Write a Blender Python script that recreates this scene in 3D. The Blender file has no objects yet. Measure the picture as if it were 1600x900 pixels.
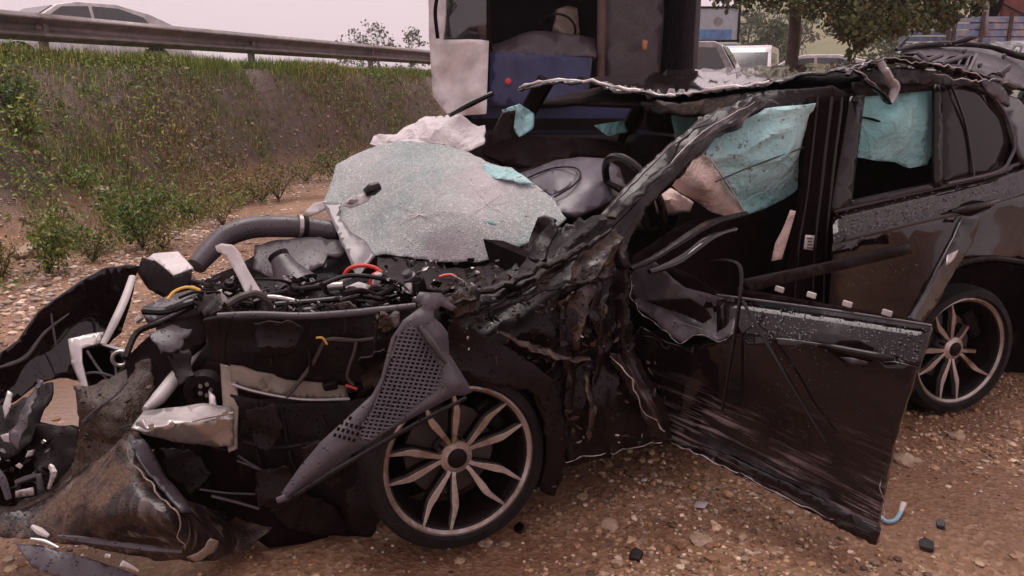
import bpy, bmesh, math, random
import numpy as np
from mathutils import Vector, Matrix, noise
from mathutils.geometry import delaunay_2d_cdt

random.seed(7); RNG = np.random.default_rng(11)
scene = bpy.context.scene
COL = scene.collection

# ------------------------------------------------------------------ camera
FPX = 1245.0; PITCH = math.radians(14.4); CAMH = 1.6
cam_data = bpy.data.cameras.new('camera'); cam = bpy.data.objects.new('camera', cam_data); COL.objects.link(cam)
cam.location = (0, 0, CAMH); cam.rotation_euler = (math.pi / 2 - PITCH, 0, 0)
cam_data.sensor_width = 36.0; cam_data.lens = 36.0 * FPX / 1600.0
cam_data.clip_start = 0.05; cam_data.clip_end = 3000
scene.camera = cam

# ------------------------------------------------------------------ sky, sun, exposure
SUN_EL, SUN_AZ = math.radians(70), math.radians(-20)
world = bpy.data.worlds.new('World'); scene.world = world; world.use_nodes = True
wn = world.node_tree.nodes; wl = world.node_tree.links; wn.clear()
sky = wn.new('ShaderNodeTexSky'); sky.sky_type = 'NISHITA'; sky.sun_disc = False
sky.sun_elevation = SUN_EL; sky.sun_rotation = SUN_AZ; sky.dust_density = 4.0; sky.air_density = 1.0
hs = wn.new('ShaderNodeHueSaturation'); hs.inputs['Saturation'].default_value = 0.12; hs.inputs['Value'].default_value = 0.9
wl.new(sky.outputs[0], hs.inputs['Color'])
mx = wn.new('ShaderNodeMix'); mx.data_type = 'RGBA'; mx.inputs[0].default_value = 0.8
wl.new(hs.outputs[0], mx.inputs[6]); mx.inputs[7].default_value = (6.2, 4.85, 5.2, 1)      # even rain cloud, faintly rosy
bg = wn.new('ShaderNodeBackground'); bg.inputs['Strength'].default_value = 0.1
wl.new(mx.outputs[2], bg.inputs['Color'])
wo = wn.new('ShaderNodeOutputWorld'); wl.new(bg.outputs[0], wo.inputs['Surface'])
sd = bpy.data.lights.new('sun', 'SUN'); sd.energy = 1.3; sd.angle = math.radians(40); sd.color = (1.0, 0.91, 0.87)
sun = bpy.data.objects.new('sun', sd); COL.objects.link(sun)
sun.rotation_euler = (math.pi / 2 - SUN_EL, 0, math.pi - SUN_AZ + math.radians(0))
sun.rotation_euler = Vector((math.sin(SUN_AZ) * math.cos(SUN_EL), math.cos(SUN_AZ) * math.cos(SUN_EL), math.sin(SUN_EL))).to_track_quat('Z', 'Y').to_euler()
vs = scene.view_settings; vs.view_transform = 'Standard'; vs.look = 'None'; vs.gamma = 1.0; vs.exposure = 0.7

# ------------------------------------------------------------------ geometry of the place
CP, SP = math.cos(PITCH), math.sin(PITCH)
TH = math.radians(26.2); AX = Vector((math.cos(TH), math.sin(TH), 0)); LX = Vector((-math.sin(TH), math.cos(TH), 0))
ORG = Vector((-.175, 2.504, 0)); UP = Vector((0, 0, 1)); CAM = Vector((0, 0, CAMH))
def ray(x, y):
    u = (x - 800) / FPX; v = (y - 450) / FPX
    return Vector((u, CP - v * SP, -(v * CP + SP)))
def T(x, y, t):            # sight line met with the plane t metres inside the near flank of the car
    r = ray(x, y); return CAM + r * ((t + ORG.dot(LX)) / r.dot(LX))
def G(x, y, z=0.0):
    r = ray(x, y); return CAM + r * ((z - CAMH) / r.z)
def Y(x, y, d):
    r = ray(x, y); return CAM + r * (d / r.y)
def C(s, t, z):            # car frame: along, across, up
    return ORG + AX * s + LX * t + UP * z

# ------------------------------------------------------------------ object helpers
def link(o, parent=None):
    COL.objects.link(o)
    if parent is not None: o.parent = parent
    return o
def tag(o, label=None, cat=None, group=None, kind=None):
    if label: o['label'] = label
    if cat: o['category'] = cat
    if group: o['group'] = group
    if kind: o['kind'] = kind
    return o
def empty(name, loc=(0, 0, 0), label=None, cat=None, group=None):
    o = bpy.data.objects.new(name, None); o.location = loc; o.empty_display_size = .1
    link(o); tag(o, label, cat, group); return o
def place(o, parent):      # geometry is written in world metres; keep it there under an Empty that stands elsewhere
    if parent is not None:
        o.parent = parent
        p = parent; off = Vector((0, 0, 0))
        while p is not None:
            off += p.location; p = p.parent
        if parent.type == 'EMPTY' or off.length > 0: o.location = -off
    return o
def build(name, geos, mat, parent=None, thick=0, bevel=0, smooth=40, offset=-1, kind=None, uv=True, udir=None):
    vs_, fs_, uvs = [], [], []
    for g in geos:
        b = len(vs_); vs_ += [tuple(v) for v in g[0]]; fs_ += [tuple(i + b for i in f) for f in g[1]]
    me = bpy.data.meshes.new(name); me.from_pydata(vs_, [], fs_); me.update()
    if uv and len(vs_) > 3:
        A = np.array(vs_); c = A.mean(0); B = A - c
        try:
            _, _, vt = np.linalg.svd(B if len(B) < 4000 else B[::5], full_matrices=False)
            if udir is not None:
                ud = np.array(udir); vd = np.cross(vt[2], ud); vd /= np.linalg.norm(vd); vt = np.stack([ud, vd, vt[2]])
            u0 = B @ vt[0]; v0 = B @ vt[1]
            lay = me.uv_layers.new(name='flat')
            li = np.empty(len(me.loops), dtype=np.int32); me.loops.foreach_get('vertex_index', li)
            lay.data.foreach_set('uv', np.stack([u0[li], v0[li]], 1).astype(np.float32).ravel())
        except Exception: pass
    if smooth:
        me.polygons.foreach_set('use_smooth', [True] * len(me.polygons)); me.set_sharp_from_angle(angle=math.radians(smooth))
    if mat: me.materials.append(mat)
    o = bpy.data.objects.new(name, me); link(o)
    if parent is not None: place(o, parent)
    if bevel:
        m = o.modifiers.new('bevel', 'BEVEL'); m.width = bevel; m.segments = 2; m.limit_method = 'ANGLE'
    if thick:
        m = o.modifiers.new('solid', 'SOLIDIFY'); m.thickness = thick; m.offset = offset
    if kind: o['kind'] = kind
    return o
def fit(ctrl):             # smooth surface through given points: thin plate over inverse distance
    P = np.array([(c[0] / 100., c[1] / 100.) for c in ctrl]); k = np.array([c[2] for c in ctrl]); n = len(P)
    D = np.linalg.norm(P[:, None] - P[None], axis=2); K = np.where(D > 0, D * D * np.log(D + 1e-12), 0) + np.eye(n) * 0.02
    A = np.zeros((n + 3, n + 3)); A[:n, :n] = K; A[:n, n] = 1; A[:n, n + 1:] = P; A[n, :n] = 1; A[n + 1:, :n] = P.T
    sol = np.linalg.lstsq(A, np.concatenate([k, np.zeros(3)]), rcond=None)[0]
    def ev(x, y):
        d = np.linalg.norm(P - np.array((x / 100., y / 100.)), axis=1); d2 = np.where(d > 0, d * d * np.log(d + 1e-12), 0)
        return float(d2 @ sol[:n] + sol[n] + sol[n + 1] * x / 100. + sol[n + 2] * y / 100.)
    return ev
def crump(p, amp, sc, seed, dv=None):
    if dv is not None:       # long folds lying along dv
        q = (p - dv * p.dot(dv) * .82) * sc + Vector((seed * 3.1, seed * 1.7, seed * 2.3))
        w = noise.noise_vector(p * 2.2 + Vector((seed, 0, 0))) * .5; q = q + w
        return amp * (1.1 - 2.6 * abs(noise.noise(q)) - .6 * abs(noise.noise(q * 2.1 + Vector((3, 1, 7)))) + .12 * noise.noise(p * 18))
    q = p * sc + Vector((seed * 3.1, seed * 1.7, seed * 2.3))
    d = noise.voronoi(q)[0]
    return amp * ((d[1] - d[0]) * 1.3 - .45 + .9 * noise.noise(q * .45) + .35 * noise.noise(q * 2.3))
def sheet(pts, inner=(), res=12, amp=0, sc=6, seed=0, jag=0, fn=T, dv=None):
    """a pressed or torn sheet: outline given as sight lines with a depth inside the car"""
    rnd = random.Random(seed + 5)
    ctrl = []
    for x, y, t in list(pts) + list(inner):
        w = fn(x, y, t); ctrl.append((x, y, 1.0 / ((w - CAM).length / ray(x, y).length)))
    ev = fit(ctrl)
    poly = []
    n = len(pts)
    for i in range(n):
        a, b = pts[i], pts[(i + 1) % n]; L = math.hypot(b[0] - a[0], b[1] - a[1]); m = max(1, int(L / res))
        for j in range(m):
            f = j / m; x = a[0] + (b[0] - a[0]) * f; y = a[1] + (b[1] - a[1]) * f
            if j and jag:
                x += rnd.uniform(-jag, jag); y += rnd.uniform(-jag, jag)
            poly.append((x, y))
    xs = [p[0] for p in poly]; ys = [p[1] for p in poly]
    def inside(x, y):
        c = False; j = len(poly) - 1
        for i in range(len(poly)):
            xi, yi = poly[i]; xj, yj = poly[j]
            if (yi > y) != (yj > y) and x < (xj - xi) * (y - yi) / (yj - yi) + xi: c = not c
            j = i
        return c
    V = [Vector(p) for p in poly]
    yy = min(ys) + res * .6; r = 0
    while yy < max(ys):
        xx = min(xs) + (res * .5 if r % 2 else res * .9)
        while xx < max(xs):
            x = xx + rnd.uniform(-.25, .25) * res; y = yy + rnd.uniform(-.25, .25) * res
            if inside(x, y): V.append(Vector((x, y)))
            xx += res
        yy += res * .87; r += 1
    ov, oe, of, *_ = delaunay_2d_cdt(V, [], [list(range(len(poly)))], 1, 1e-4)
    W = []
    for v in ov:
        k = max(ev(v.x, v.y), 1e-3); W.append(CAM + ray(v.x, v.y) * (1.0 / k))
    if amp:
        A = np.array([tuple(w) for w in W]); c = A.mean(0); _, _, vt = np.linalg.svd(A - c, full_matrices=False)
        nn = Vector(vt[2])
        if nn.dot(CAM - Vector(c)) < 0: nn = -nn
        W = [w + nn * crump(w, amp, sc, seed, dv) for w in W]
    F = []
    for f in of:
        a, b, c = (W[i] for i in f[:3])
        F.append(list(f) if (b - a).cross(c - a).dot(CAM - a) > 0 else list(reversed(f)))
    return W, F
def spline(pts, n=6):
    P = [Vector(p) for p in pts]
    if len(P) < 3: return P
    out = []
    for i in range(len(P) - 1):
        a = P[max(i - 1, 0)]; b = P[i]; c = P[i + 1]; d = P[min(i + 2, len(P) - 1)]
        for j in range(n):
            t = j / n
            out.append(.5 * ((2 * b) + (c - a) * t + (2 * a - 5 * b + 4 * c - d) * t * t + (3 * b - a - 3 * c + d) * t ** 3))
    out.append(P[-1]); return out
def tube(pts, r, seg=8, n=5, flat=1.0, bumps=0, seed=0, curve=True, jit=0):
    P = spline(pts, n) if curve else [Vector(p) for p in pts]
    if jit: P = [p + noise.noise_vector(p * 28 + Vector((seed, 0, 0))) * jit for p in P]
    R = r if isinstance(r, (list, tuple)) else [r, r]
    V, F = [], []; prev = None; N = len(P)
    for i, p in enumerate(P):
        d = (P[min(i + 1, N - 1)] - P[max(i - 1, 0)]).normalized()
        if prev is None:
            u = d.cross(UP)
            if u.length < .1: u = d.cross(Vector((1, 0, 0)))
        else: u = prev - d * prev.dot(d)
        u.normalize(); prev = u; w = d.cross(u)
        f = i / (N - 1) * (len(R) - 1); k = min(int(f), len(R) - 2); rr = R[k] + (R[k + 1] - R[k]) * (f - k)
        if bumps: rr *= max(.12, 1 + bumps * noise.noise(Vector((i * 1.7, seed, 0))))
        for j in range(seg):
            a = 2 * math.pi * j / seg; V.append(p + u * math.cos(a) * rr + w * math.sin(a) * rr * flat)
    for i in range(N - 1):
        for j in range(seg):
            a = i * seg + j; b = i * seg + (j + 1) % seg; F.append((a, b, b + seg, a + seg))
    F.append(tuple(reversed(range(seg)))); F.append(tuple(range((N - 1) * seg, N * seg)))
    return V, F
def box(c, sx, sy, sz, ax=None, ay=None, az=None, taper=1.0):
    ax = (ax or Vector((1, 0, 0))).normalized(); ay = (ay or Vector((0, 1, 0))).normalized(); az = (az or ax.cross(ay)).normalized()
    c = Vector(c); V = []
    for k in (-1, 1):
        q = 1 if k < 0 else taper
        for i, j in ((-1, -1), (1, -1), (1, 1), (-1, 1)):
            V.append(c + ax * i * sx / 2 * q + ay * j * sy / 2 * q + az * k * sz / 2)
    return V, [(0, 3, 2, 1), (4, 5, 6, 7), (0, 1, 5, 4), (1, 2, 6, 5), (2, 3, 7, 6), (3, 0, 4, 7)]
def cbox(s, t, z, ls, lt, lz, taper=1.0):    # box in the car frame
    return box(C(s, t, z), ls, lt, lz, AX, LX, UP, taper)
def lathe(prof, c, axis, seg=48, closed=False):
    """profile of (radius, along axis)"""
    ax = axis.normalized(); u = ax.cross(UP); u.normalize(); w = ax.cross(u); c = Vector(c); V, F = [], []
    n = len(prof)
    for i in range(seg):
        a = 2 * math.pi * i / seg; d = u * math.cos(a) + w * math.sin(a)
        for r, h in prof: V.append(c + d * r + ax * h)
    for i in range(seg):
        k = (i + 1) % seg
        for j in range(n - 1 if not closed else n):
            m = (j + 1) % n; F.append((i * n + j, i * n + m, k * n + m, k * n + j))
    return V, F
def ring(c, n, r, rr, seg=36, sg=8):
    return lathe([(r + rr * math.cos(2 * math.pi * i / sg), rr * math.sin(2 * math.pi * i / sg)) for i in range(sg)], c, n, seg, True)
def prism(poly, vec):      # polygon of 3D points pushed along vec
    n = len(poly); P = [Vector(p) for p in poly]; V = P + [p + Vector(vec) for p in P]
    return V, [tuple(reversed(range(n))), tuple(range(n, 2 * n))] + [(i, (i + 1) % n, n + (i + 1) % n, n + i) for i in range(n)]

# ------------------------------------------------------------------ materials
class M:
    def __init__(s, name):
        s.m = bpy.data.materials.new(name); s.m.use_nodes = True; s.t = s.m.node_tree; s.n = s.t.nodes; s.l = s.t.links
        s.b = s.n['Principled BSDF']
        s.co = None
    def new(s, k): return s.n.new(k)
    def coord(s, kind='Object'):
        c = s.new('ShaderNodeTexCoord'); return c.outputs[kind]
    def mapping(s, src, scale=(1, 1, 1), rot=(0, 0, 0)):
        m = s.new('ShaderNodeMapping'); m.inputs['Scale'].default_value = scale; m.inputs['Rotation'].default_value = rot; s.l.new(src, m.inputs['Vector']); return m.outputs[0]
    def noise(s, src, scale, detail=4, rough=.55, dist=0):
        n = s.new('ShaderNodeTexNoise'); n.inputs['Scale'].default_value = scale; n.inputs['Detail'].default_value = detail
        n.inputs['Roughness'].default_value = rough; n.inputs['Distortion'].default_value = dist; s.l.new(src, n.inputs['Vector']); return n.outputs['Fac']
    def vor(s, src, scale, feat='F1', out='Distance', rnd=1.0):
        n = s.new('ShaderNodeTexVoronoi'); n.feature = feat; n.inputs['Scale'].default_value = scale; n.inputs['Randomness'].default_value = rnd; s.l.new(src, n.inputs['Vector']); return n.outputs[out]
    def ramp(s, src, stops, interp='LINEAR'):
        r = s.new('ShaderNodeValToRGB'); r.color_ramp.interpolation = interp; e = r.color_ramp.elements
        while len(e) < len(stops): e.new(.5)
        for k, (p, c) in zip(e, stops): k.position = p; k.color = (*c, 1) if len(c) == 3 else (c[0],) * 3 + (1,)
        s.l.new(src, r.inputs['Fac']); return r.outputs['Color']
    def mix(s, f, a, b):
        m = s.new('ShaderNodeMix'); m.data_type = 'RGBA'
        for sock, v in ((m.inputs[0], f), (m.inputs[6], a), (m.inputs[7], b)):
            if hasattr(v, 'links') or hasattr(v, 'is_linked'): s.l.new(v, sock)
            elif isinstance(v, (int, float)): sock.default_value = v
            else: sock.default_value = (*v, 1)
        return m.outputs[2]
    def math(s, op, a, b=0.0):
        m = s.new('ShaderNodeMath'); m.operation = op
        for sock, v in ((m.inputs[0], a), (m.inputs[1], b)):
            if hasattr(v, 'is_linked'): s.l.new(v, sock)
            else: sock.default_value = v
        return m.outputs[0]
    def set(s, **k):
        for key, v in k.items():
            sock = s.b.inputs[key.replace('_', ' ')]
            if hasattr(v, 'is_linked'): s.l.new(v, sock)
            elif isinstance(v, (tuple, list)): sock.default_value = (*v, 1) if len(v) == 3 and sock.type == 'RGBA' else v
            else: sock.default_value = v
        return s
    def bump(s, h, strength=.3, dist=.01, chain=None):
        b = s.new('ShaderNodeBump'); b.inputs['Strength'].default_value = strength; b.inputs['Distance'].default_value = dist
        s.l.new(h, b.inputs['Height'])
        if chain is not None: s.l.new(chain, b.inputs['Normal'])
        s.l.new(b.outputs[0], s.b.inputs['Normal']); return b.outputs[0]

def simple(name, col, rough=.5, metal=0, var=.25, sc=6, bump=0, bsc=40, spec=.5):
    m = M(name); c = m.coord(); n = m.noise(c, sc, 5)
    lo = tuple(v * (1 - var) for v in col); hi = tuple(min(1, v * (1 + var)) for v in col)
    m.set(Base_Color=m.ramp(n, [(.3, lo), (.7, hi)]), Metallic=metal, Specular_IOR_Level=spec)
    r = m.noise(c, sc * 2.3, 3); m.set(Roughness=m.ramp(r, [(.3, (max(.03, rough * .75),)), (.7, (min(1, rough * 1.25),))]))
    if bump: m.bump(m.noise(c, bsc, 4), bump, .01)
    return m.m
def dirty(name, col, rough, mud=(.5, .62), metal=0, mudcol=(.075, .042, .023), drops=True, scratch=None, coat=0, bump=.15, bsc=14, spec=.5, zmask=None):
    """base finish, with mud splashed on it, long scuffs and rain beads"""
    m = M(name); c = m.coord(); uv = m.coord('UV')
    base = m.ramp(m.noise(c, 5, 3), [(.3, tuple(v * .75 for v in col)), (.7, tuple(v * 1.25 for v in col))])
    rg = m.ramp(m.noise(c, 9, 3), [(.3, (rough * .7,)), (.75, (rough * 1.4,))])
    if scratch:
        st = m.noise(m.mapping(uv, scratch[3] if len(scratch) > 3 else (3, 45, 1)), 1.0, 6, .7); pat = m.noise(uv, scratch[2], 3)
        f = m.math('MULTIPLY', m.ramp(st, [(scratch[0], (0,)), (scratch[0] + .09, (1,))]), m.ramp(pat, [(.4, (0,)), (.62, (1,))]))
        if zmask:
            sz = m.new('ShaderNodeSeparateXYZ'); m.l.new(c, sz.inputs[0])
            f = m.math('MULTIPLY', f, m.ramp(m.math('ADD', sz.outputs[2], m.math('MULTIPLY', m.noise(c, 3, 3), .3)), [(zmask[0], (1,)), (zmask[1], (0,))]))
        base = m.mix(f, base, scratch[1]); rg = m.mix(f, rg, (.5, .5, .5))
    g1 = m.noise(c, 4.2, 7, .68, .4); mf = m.ramp(g1, [(mud[0], (0,)), (mud[1], (1,))])
    mcol = m.ramp(m.noise(c, 60, 4), [(.3, tuple(v * .5 for v in mudcol)), (.7, tuple(v * 1.5 for v in mudcol))])
    col_ = m.mix(mf, base, mcol); rg = m.mix(mf, rg, (.75, .75, .75))
    m.set(Base_Color=col_, Roughness=rg, Metallic=metal, Coat_Weight=coat, Coat_Roughness=.05, Coat_IOR=1.55, Specular_IOR_Level=spec)
    ch = m.bump(m.noise(c, bsc, 5), bump, .02)
    ch = m.bump(m.math('MULTIPLY', mf, m.noise(c, 90, 3)), .5, .012, ch)
    if drops:
        v = m.vor(c, 75); d = m.ramp(v, [(.08, (1,)), (.3, (0,))]); pk = m.ramp(m.noise(c, 40, 2), [(.5, (0,)), (.56, (1,))])
        m.bump(m.math('MULTIPLY', d, pk), 1.0, .006, ch)
    return m.m

MAT = {}
MAT['paint'] = dirty('wet black car paint', (.010, .004, .005), .09, (.8, .95), coat=.35, bump=.008, bsc=3, spec=.32)
MAT['paint_scr'] = dirty('scraped black car paint', (.009, .004, .005), .2, (.68, .85), coat=.1, spec=.25, bump=.015, bsc=4, scratch=(.535, (.2, .155, .155), 2.6))
MAT['paint_door'] = dirty('black door paint scuffed low down', (.009, .0038, .0048), .1, (.74, .9), coat=.15, spec=.3, bump=.012, bsc=4, scratch=(.50, (.22, .17, .17), 3.2), zmask=(.46, .66))
MAT['paint_mud'] = dirty('crushed muddy black paint', (.009, .004, .0045), .32, (.58, .74), coat=0, bump=.25, bsc=22, spec=.2, scratch=(.6, (.26, .22, .22), 5))
MAT['mudskin'] = dirty('mud caked bumper skin', (.016, .008, .008), .3, (.47, .62), mudcol=(.10, .055, .033), bump=.3, bsc=18, scratch=(.52, (.17, .125, .105), 5, (9, 22, 1)))
MAT['mud'] = dirty('wet brown mud', (.035, .017, .009), .5, (.48, .75), mudcol=(.07, .035, .016), bump=.7, bsc=40)
MAT['plastic'] = dirty('grey black plastic', (.058, .044, .053), .42, (.64, .8), drops=True, bump=.05, bsc=40)
MAT['darkpl'] = dirty('black plastic', (.010, .0045, .005), .5, (.66, .82), bump=.15, bsc=25, spec=.14)
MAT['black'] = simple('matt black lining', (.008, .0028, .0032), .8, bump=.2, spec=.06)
MAT['rubber'] = simple('tyre rubber', (.010, .0065, .0065), .65, bump=.15, bsc=60, sc=12, spec=.25)
MAT['gloss'] = simple('gloss black trim', (.008, .0035, .004), .22, spec=.3, bump=.03, bsc=20)
MAT['alu'] = dirty('dull aluminium', (.42, .38, .37), .38, (.62, .8), metal=.75, drops=False, bump=.15, bsc=20)
MAT['alub'] = dirty('polished wheel alloy', (.42, .36, .33), .3, (.46, .66), metal=.7, drops=False, bump=.05, bsc=20, mudcol=(.2, .11, .06))
MAT['beige'] = dirty('bare beige metal', (.24, .19, .15), .5, (.6, .75), metal=.3, drops=False)
MAT['white'] = dirty('chalky white plastic', (.5, .45, .44), .5, (.58, .76), drops=False, bump=.1)
MAT['silver'] = dirty('torn bare metal edge', (.5, .44, .43), .35, (.6, .75), metal=.6, drops=False, bump=.3, bsc=40)
MAT['red'] = simple('red cable', (.65, .05, .035), .4, var=.1)
MAT['yellow'] = simple('yellow cable', (.75, .42, .06), .4, var=.1)
MAT['wire'] = simple('taped harness', (.05, .035, .03), .6)
MAT['dash'] = dirty('soft dashboard skin', (.075, .06, .075), .36, (.75, .9), drops=False, bump=.06, bsc=90)

m = M('crazed laminated glass'); c = m.coord()
cw = m.new('ShaderNodeVectorMath'); cw.operation = 'ADD'; m.l.new(c, cw.inputs[0]); nw = m.new('ShaderNodeTexNoise'); nw.inputs['Scale'].default_value = 9; m.l.new(c, nw.inputs['Vector']); cw2 = m.new('ShaderNodeVectorMath'); cw2.operation = 'SCALE'; cw2.inputs['Scale'].default_value = .06; m.l.new(nw.outputs['Color'], cw2.inputs[0]); m.l.new(cw2.outputs[0], cw.inputs[1])
cr = m.vor(cw.outputs[0], 34, 'DISTANCE_TO_EDGE'); cr2 = m.vor(c, 130, 'DISTANCE_TO_EDGE'); cr3 = m.vor(cw.outputs[0], 7, 'DISTANCE_TO_EDGE'); k3 = m.ramp(cr3, [(.0, (1,)), (.012, (0,))])
k1 = m.ramp(cr, [(.0, (1,)), (.09, (0,))]); k2 = m.ramp(cr2, [(.0, (1,)), (.2, (0,))])
cl = m.noise(c, 3.2, 5, .65); dens = m.ramp(cl, [(.35, (.15,)), (.65, (1,))])
tint = m.ramp(m.noise(c, 2.1, 3), [(.3, (.20, .32, .30)), (.5, (.32, .36, .35)), (.66, (.42, .38, .40))])
crk = m.math('MINIMUM', m.math('ADD', m.math('MULTIPLY', k2, dens), m.math('ADD', m.math('MULTIPLY', k1, .25), m.math('MULTIPLY', k3, .5))), 1.0)
colr = m.mix(m.math('MULTIPLY', crk, .85), tint, (.78, .75, .74))
spk = m.ramp(m.noise(c, 85, 3, .6), [(.56, (0,)), (.66, (.5,))]); colr = m.mix(spk, colr, (.92, .88, .86)); dks = m.ramp(m.noise(c, 42, 3, .6), [(.66, (0,)), (.72, (.8,))]); colr = m.mix(dks, colr, (.1, .09, .08))
dirtf = m.ramp(m.noise(c, 7, 8, .75), [(.6, (0,)), (.75, (.6,))]); colr = m.mix(dirtf, colr, (.3, .24, .17))
m.set(Base_Color=colr, Roughness=m.ramp(cl, [(.3, (.12,)), (.7, (.42,))]), Transmission_Weight=.12, IOR=1.3)
m.bump(m.math('ADD', m.math('ADD', m.math('MULTIPLY', k1, .4), k3), k2), .6, .004, m.bump(m.noise(c, 5, 5), .25, .03)); MAT['wshield'] = m.m
def cloth(name, c1, c2, dirtcol, thr=.58):
    m = M(name); c = m.coord()
    a = m.ramp(m.noise(c, 3, 4), [(.3, c1), (.7, c2)])
    sp = m.ramp(m.noise(c, 34, 6, .7), [(thr, (0,)), (thr + .05, (.85,))]); sp2 = m.ramp(m.noise(c, 7, 5, .7), [(.55, (0,)), (.8, (.5,))])
    a = m.mix(sp2, a, tuple(v * .6 + .1 * d for v, d in zip(c2, dirtcol))); a = m.mix(sp, a, dirtcol)
    m.set(Base_Color=a, Roughness=.7, Sheen_Weight=.1); m.bump(m.noise(c, 9, 5, .6, .8), .8, .05); return m.m
MAT['teal'] = cloth('teal airbag cloth', (.22, .48, .49), (.46, .67, .66), (.10, .05, .035))
MAT['teal2'] = cloth('clean teal airbag cloth', (.17, .42, .43), (.30, .54, .54), (.10, .05, .035), .72)
MAT['cream'] = cloth('stained cream airbag cloth', (.56, .40, .35), (.68, .52, .47), (.12, .05, .035), .66)
MAT['whitecl'] = cloth('crumpled white sheet', (.6, .54, .54), (.72, .66, .66), (.3, .22, .18), .7)
m = M('dark tinted glass'); m.set(Base_Color=(.02, .012, .014), Roughness=.05, Specular_IOR_Level=.22, IOR=1.45, Transmission_Weight=.2); MAT['glass'] = m.m

# ================================================================== ground, bank, road
GX, GY = -6.17, 9.3; EX, EY = .346, .938
def sstep(x): x = np.clip(x, 0, 1); return x * x * (3 - 2 * x)
def bank_uv(x, y): return (x - GX) * EX + (y - GY) * EY, (x - GX) * EY - (y - GY) * EX
def vnoise(x, y, f, seed=0):
    """cheap smooth noise on arrays"""
    x = x * f + seed * 17.3; y = y * f + seed * 9.1; xi = np.floor(x); yi = np.floor(y); fx = x - xi; fy = y - yi
    h = lambda a, b: np.modf(np.abs(np.sin(a * 127.1 + b * 311.7 + seed * 3.3) * 43758.5453))[0]
    fx = fx * fx * (3 - 2 * fx); fy = fy * fy * (3 - 2 * fy)
    return (h(xi, yi) * (1 - fx) + h(xi + 1, yi) * fx) * (1 - fy) + (h(xi, yi + 1) * (1 - fx) + h(xi + 1, yi + 1) * fx) * fy - .5
def hgt(x, y):
    x = np.asarray(x, float); y = np.asarray(y, float)
    u, d = bank_uv(x, y); toe = np.clip(2.9 - .25 * (u + 2.1), 1.3, 3.6)
    f = sstep((toe - d) / (toe - .35)); top = 1.86 - .008 * np.clip(u, -5, 20)
    f = np.where(d < .35, 1, f); f = f * (1 - .3 * sstep((u - 14) / 8))
    back = .75 * sstep((y - 8) / 14) * sstep((d - .5) / 3)
    z = np.maximum(top * f, back)
    z = np.where(d < -.35, z - .28 * sstep((-d - .35) / .3), z)
    rough = .10 * vnoise(x, y, .9, 1) + .12 * vnoise(x, y, 2.1, 2) + .06 * vnoise(x, y, 5, 3)
    z = z + rough * np.clip(4 * f * (1 - f) + .15 * f, 0, 1)
    z = z + (.05 * vnoise(x, y, .6, 4) + .03 * vnoise(x, y, 1.7, 5) + .012 * vnoise(x, y, 5.5, 6) - .01) * (1 - f)
    return z
def axis(spans):
    out = []
    for a, b, s in spans: out += list(np.arange(a, b, s))
    return np.array(out + [spans[-1][1]])
gx = axis([(-260, -60, 20), (-60, -14, 2), (-14, -9, .4), (-9, 6, .09), (6, 14, .5), (14, 60, 3), (60, 300, 20)])
gy = axis([(-30, 0, 3), (0, 1, .3), (1, 14, .09), (14, 24, .4), (24, 60, 3), (60, 290, 20)])
XX, YY = np.meshgrid(gx, gy); ZZ = hgt(XX, YY)
nx, ny = len(gx), len(gy)
idx = np.arange(nx * ny).reshape(ny, nx)
quads = np.stack([idx[:-1, :-1], idx[:-1, 1:], idx[1:, 1:], idx[1:, :-1]], -1).reshape(-1, 4)
def fastmesh(name, verts, faces, mat, col=None, smooth=True):
    verts = np.asarray(verts, np.float32).reshape(-1, 3); faces = np.asarray(faces, np.int32); k = faces.shape[1]
    me = bpy.data.meshes.new(name); me.vertices.add(len(verts)); me.vertices.foreach_set('co', verts.ravel())
    me.loops.add(faces.size); me.loops.foreach_set('vertex_index', faces.ravel())
    me.polygons.add(len(faces)); me.polygons.foreach_set('loop_start', np.arange(0, faces.size, k, dtype=np.int32))
    if col is not None:
        at = me.color_attributes.new('tone', 'FLOAT_COLOR', 'POINT'); c4 = np.ones((len(verts), 4), np.float32); c4[:, :3] = col; at.data.foreach_set('color', c4.ravel())
    me.update(calc_edges=True); me.validate()
    me.polygons.foreach_set('use_smooth', [smooth] * len(me.polygons))
    me.materials.append(mat); o = bpy.data.objects.new(name, me); link(o); return o
m = M('wet gravelly clay'); c = m.coord(); pos = c
col = m.ramp(m.noise(c, 1.3, 8, .62), [(.3, (.17, .075, .036)), (.5, (.30, .148, .074)), (.7, (.43, .24, .13))])
pb = m.vor(c, 55, 'F1', 'Color'); pbv = m.new('ShaderNodeSeparateColor'); m.l.new(pb, pbv.inputs[0])
col = m.mix(.45, col, m.ramp(pbv.outputs[0], [(.0, (.08, .04, .025)), (.45, (.22, .125, .075)), (.8, (.34, .21, .14)), (1, (.5, .37, .28))]))
wetn = m.noise(c, .8, 5, .6); wet = m.ramp(wetn, [(.46, (0,)), (.56, (1,))])
col = m.mix(m.math('MULTIPLY', wet, .55), col, (.2, .098, .055))
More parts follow.
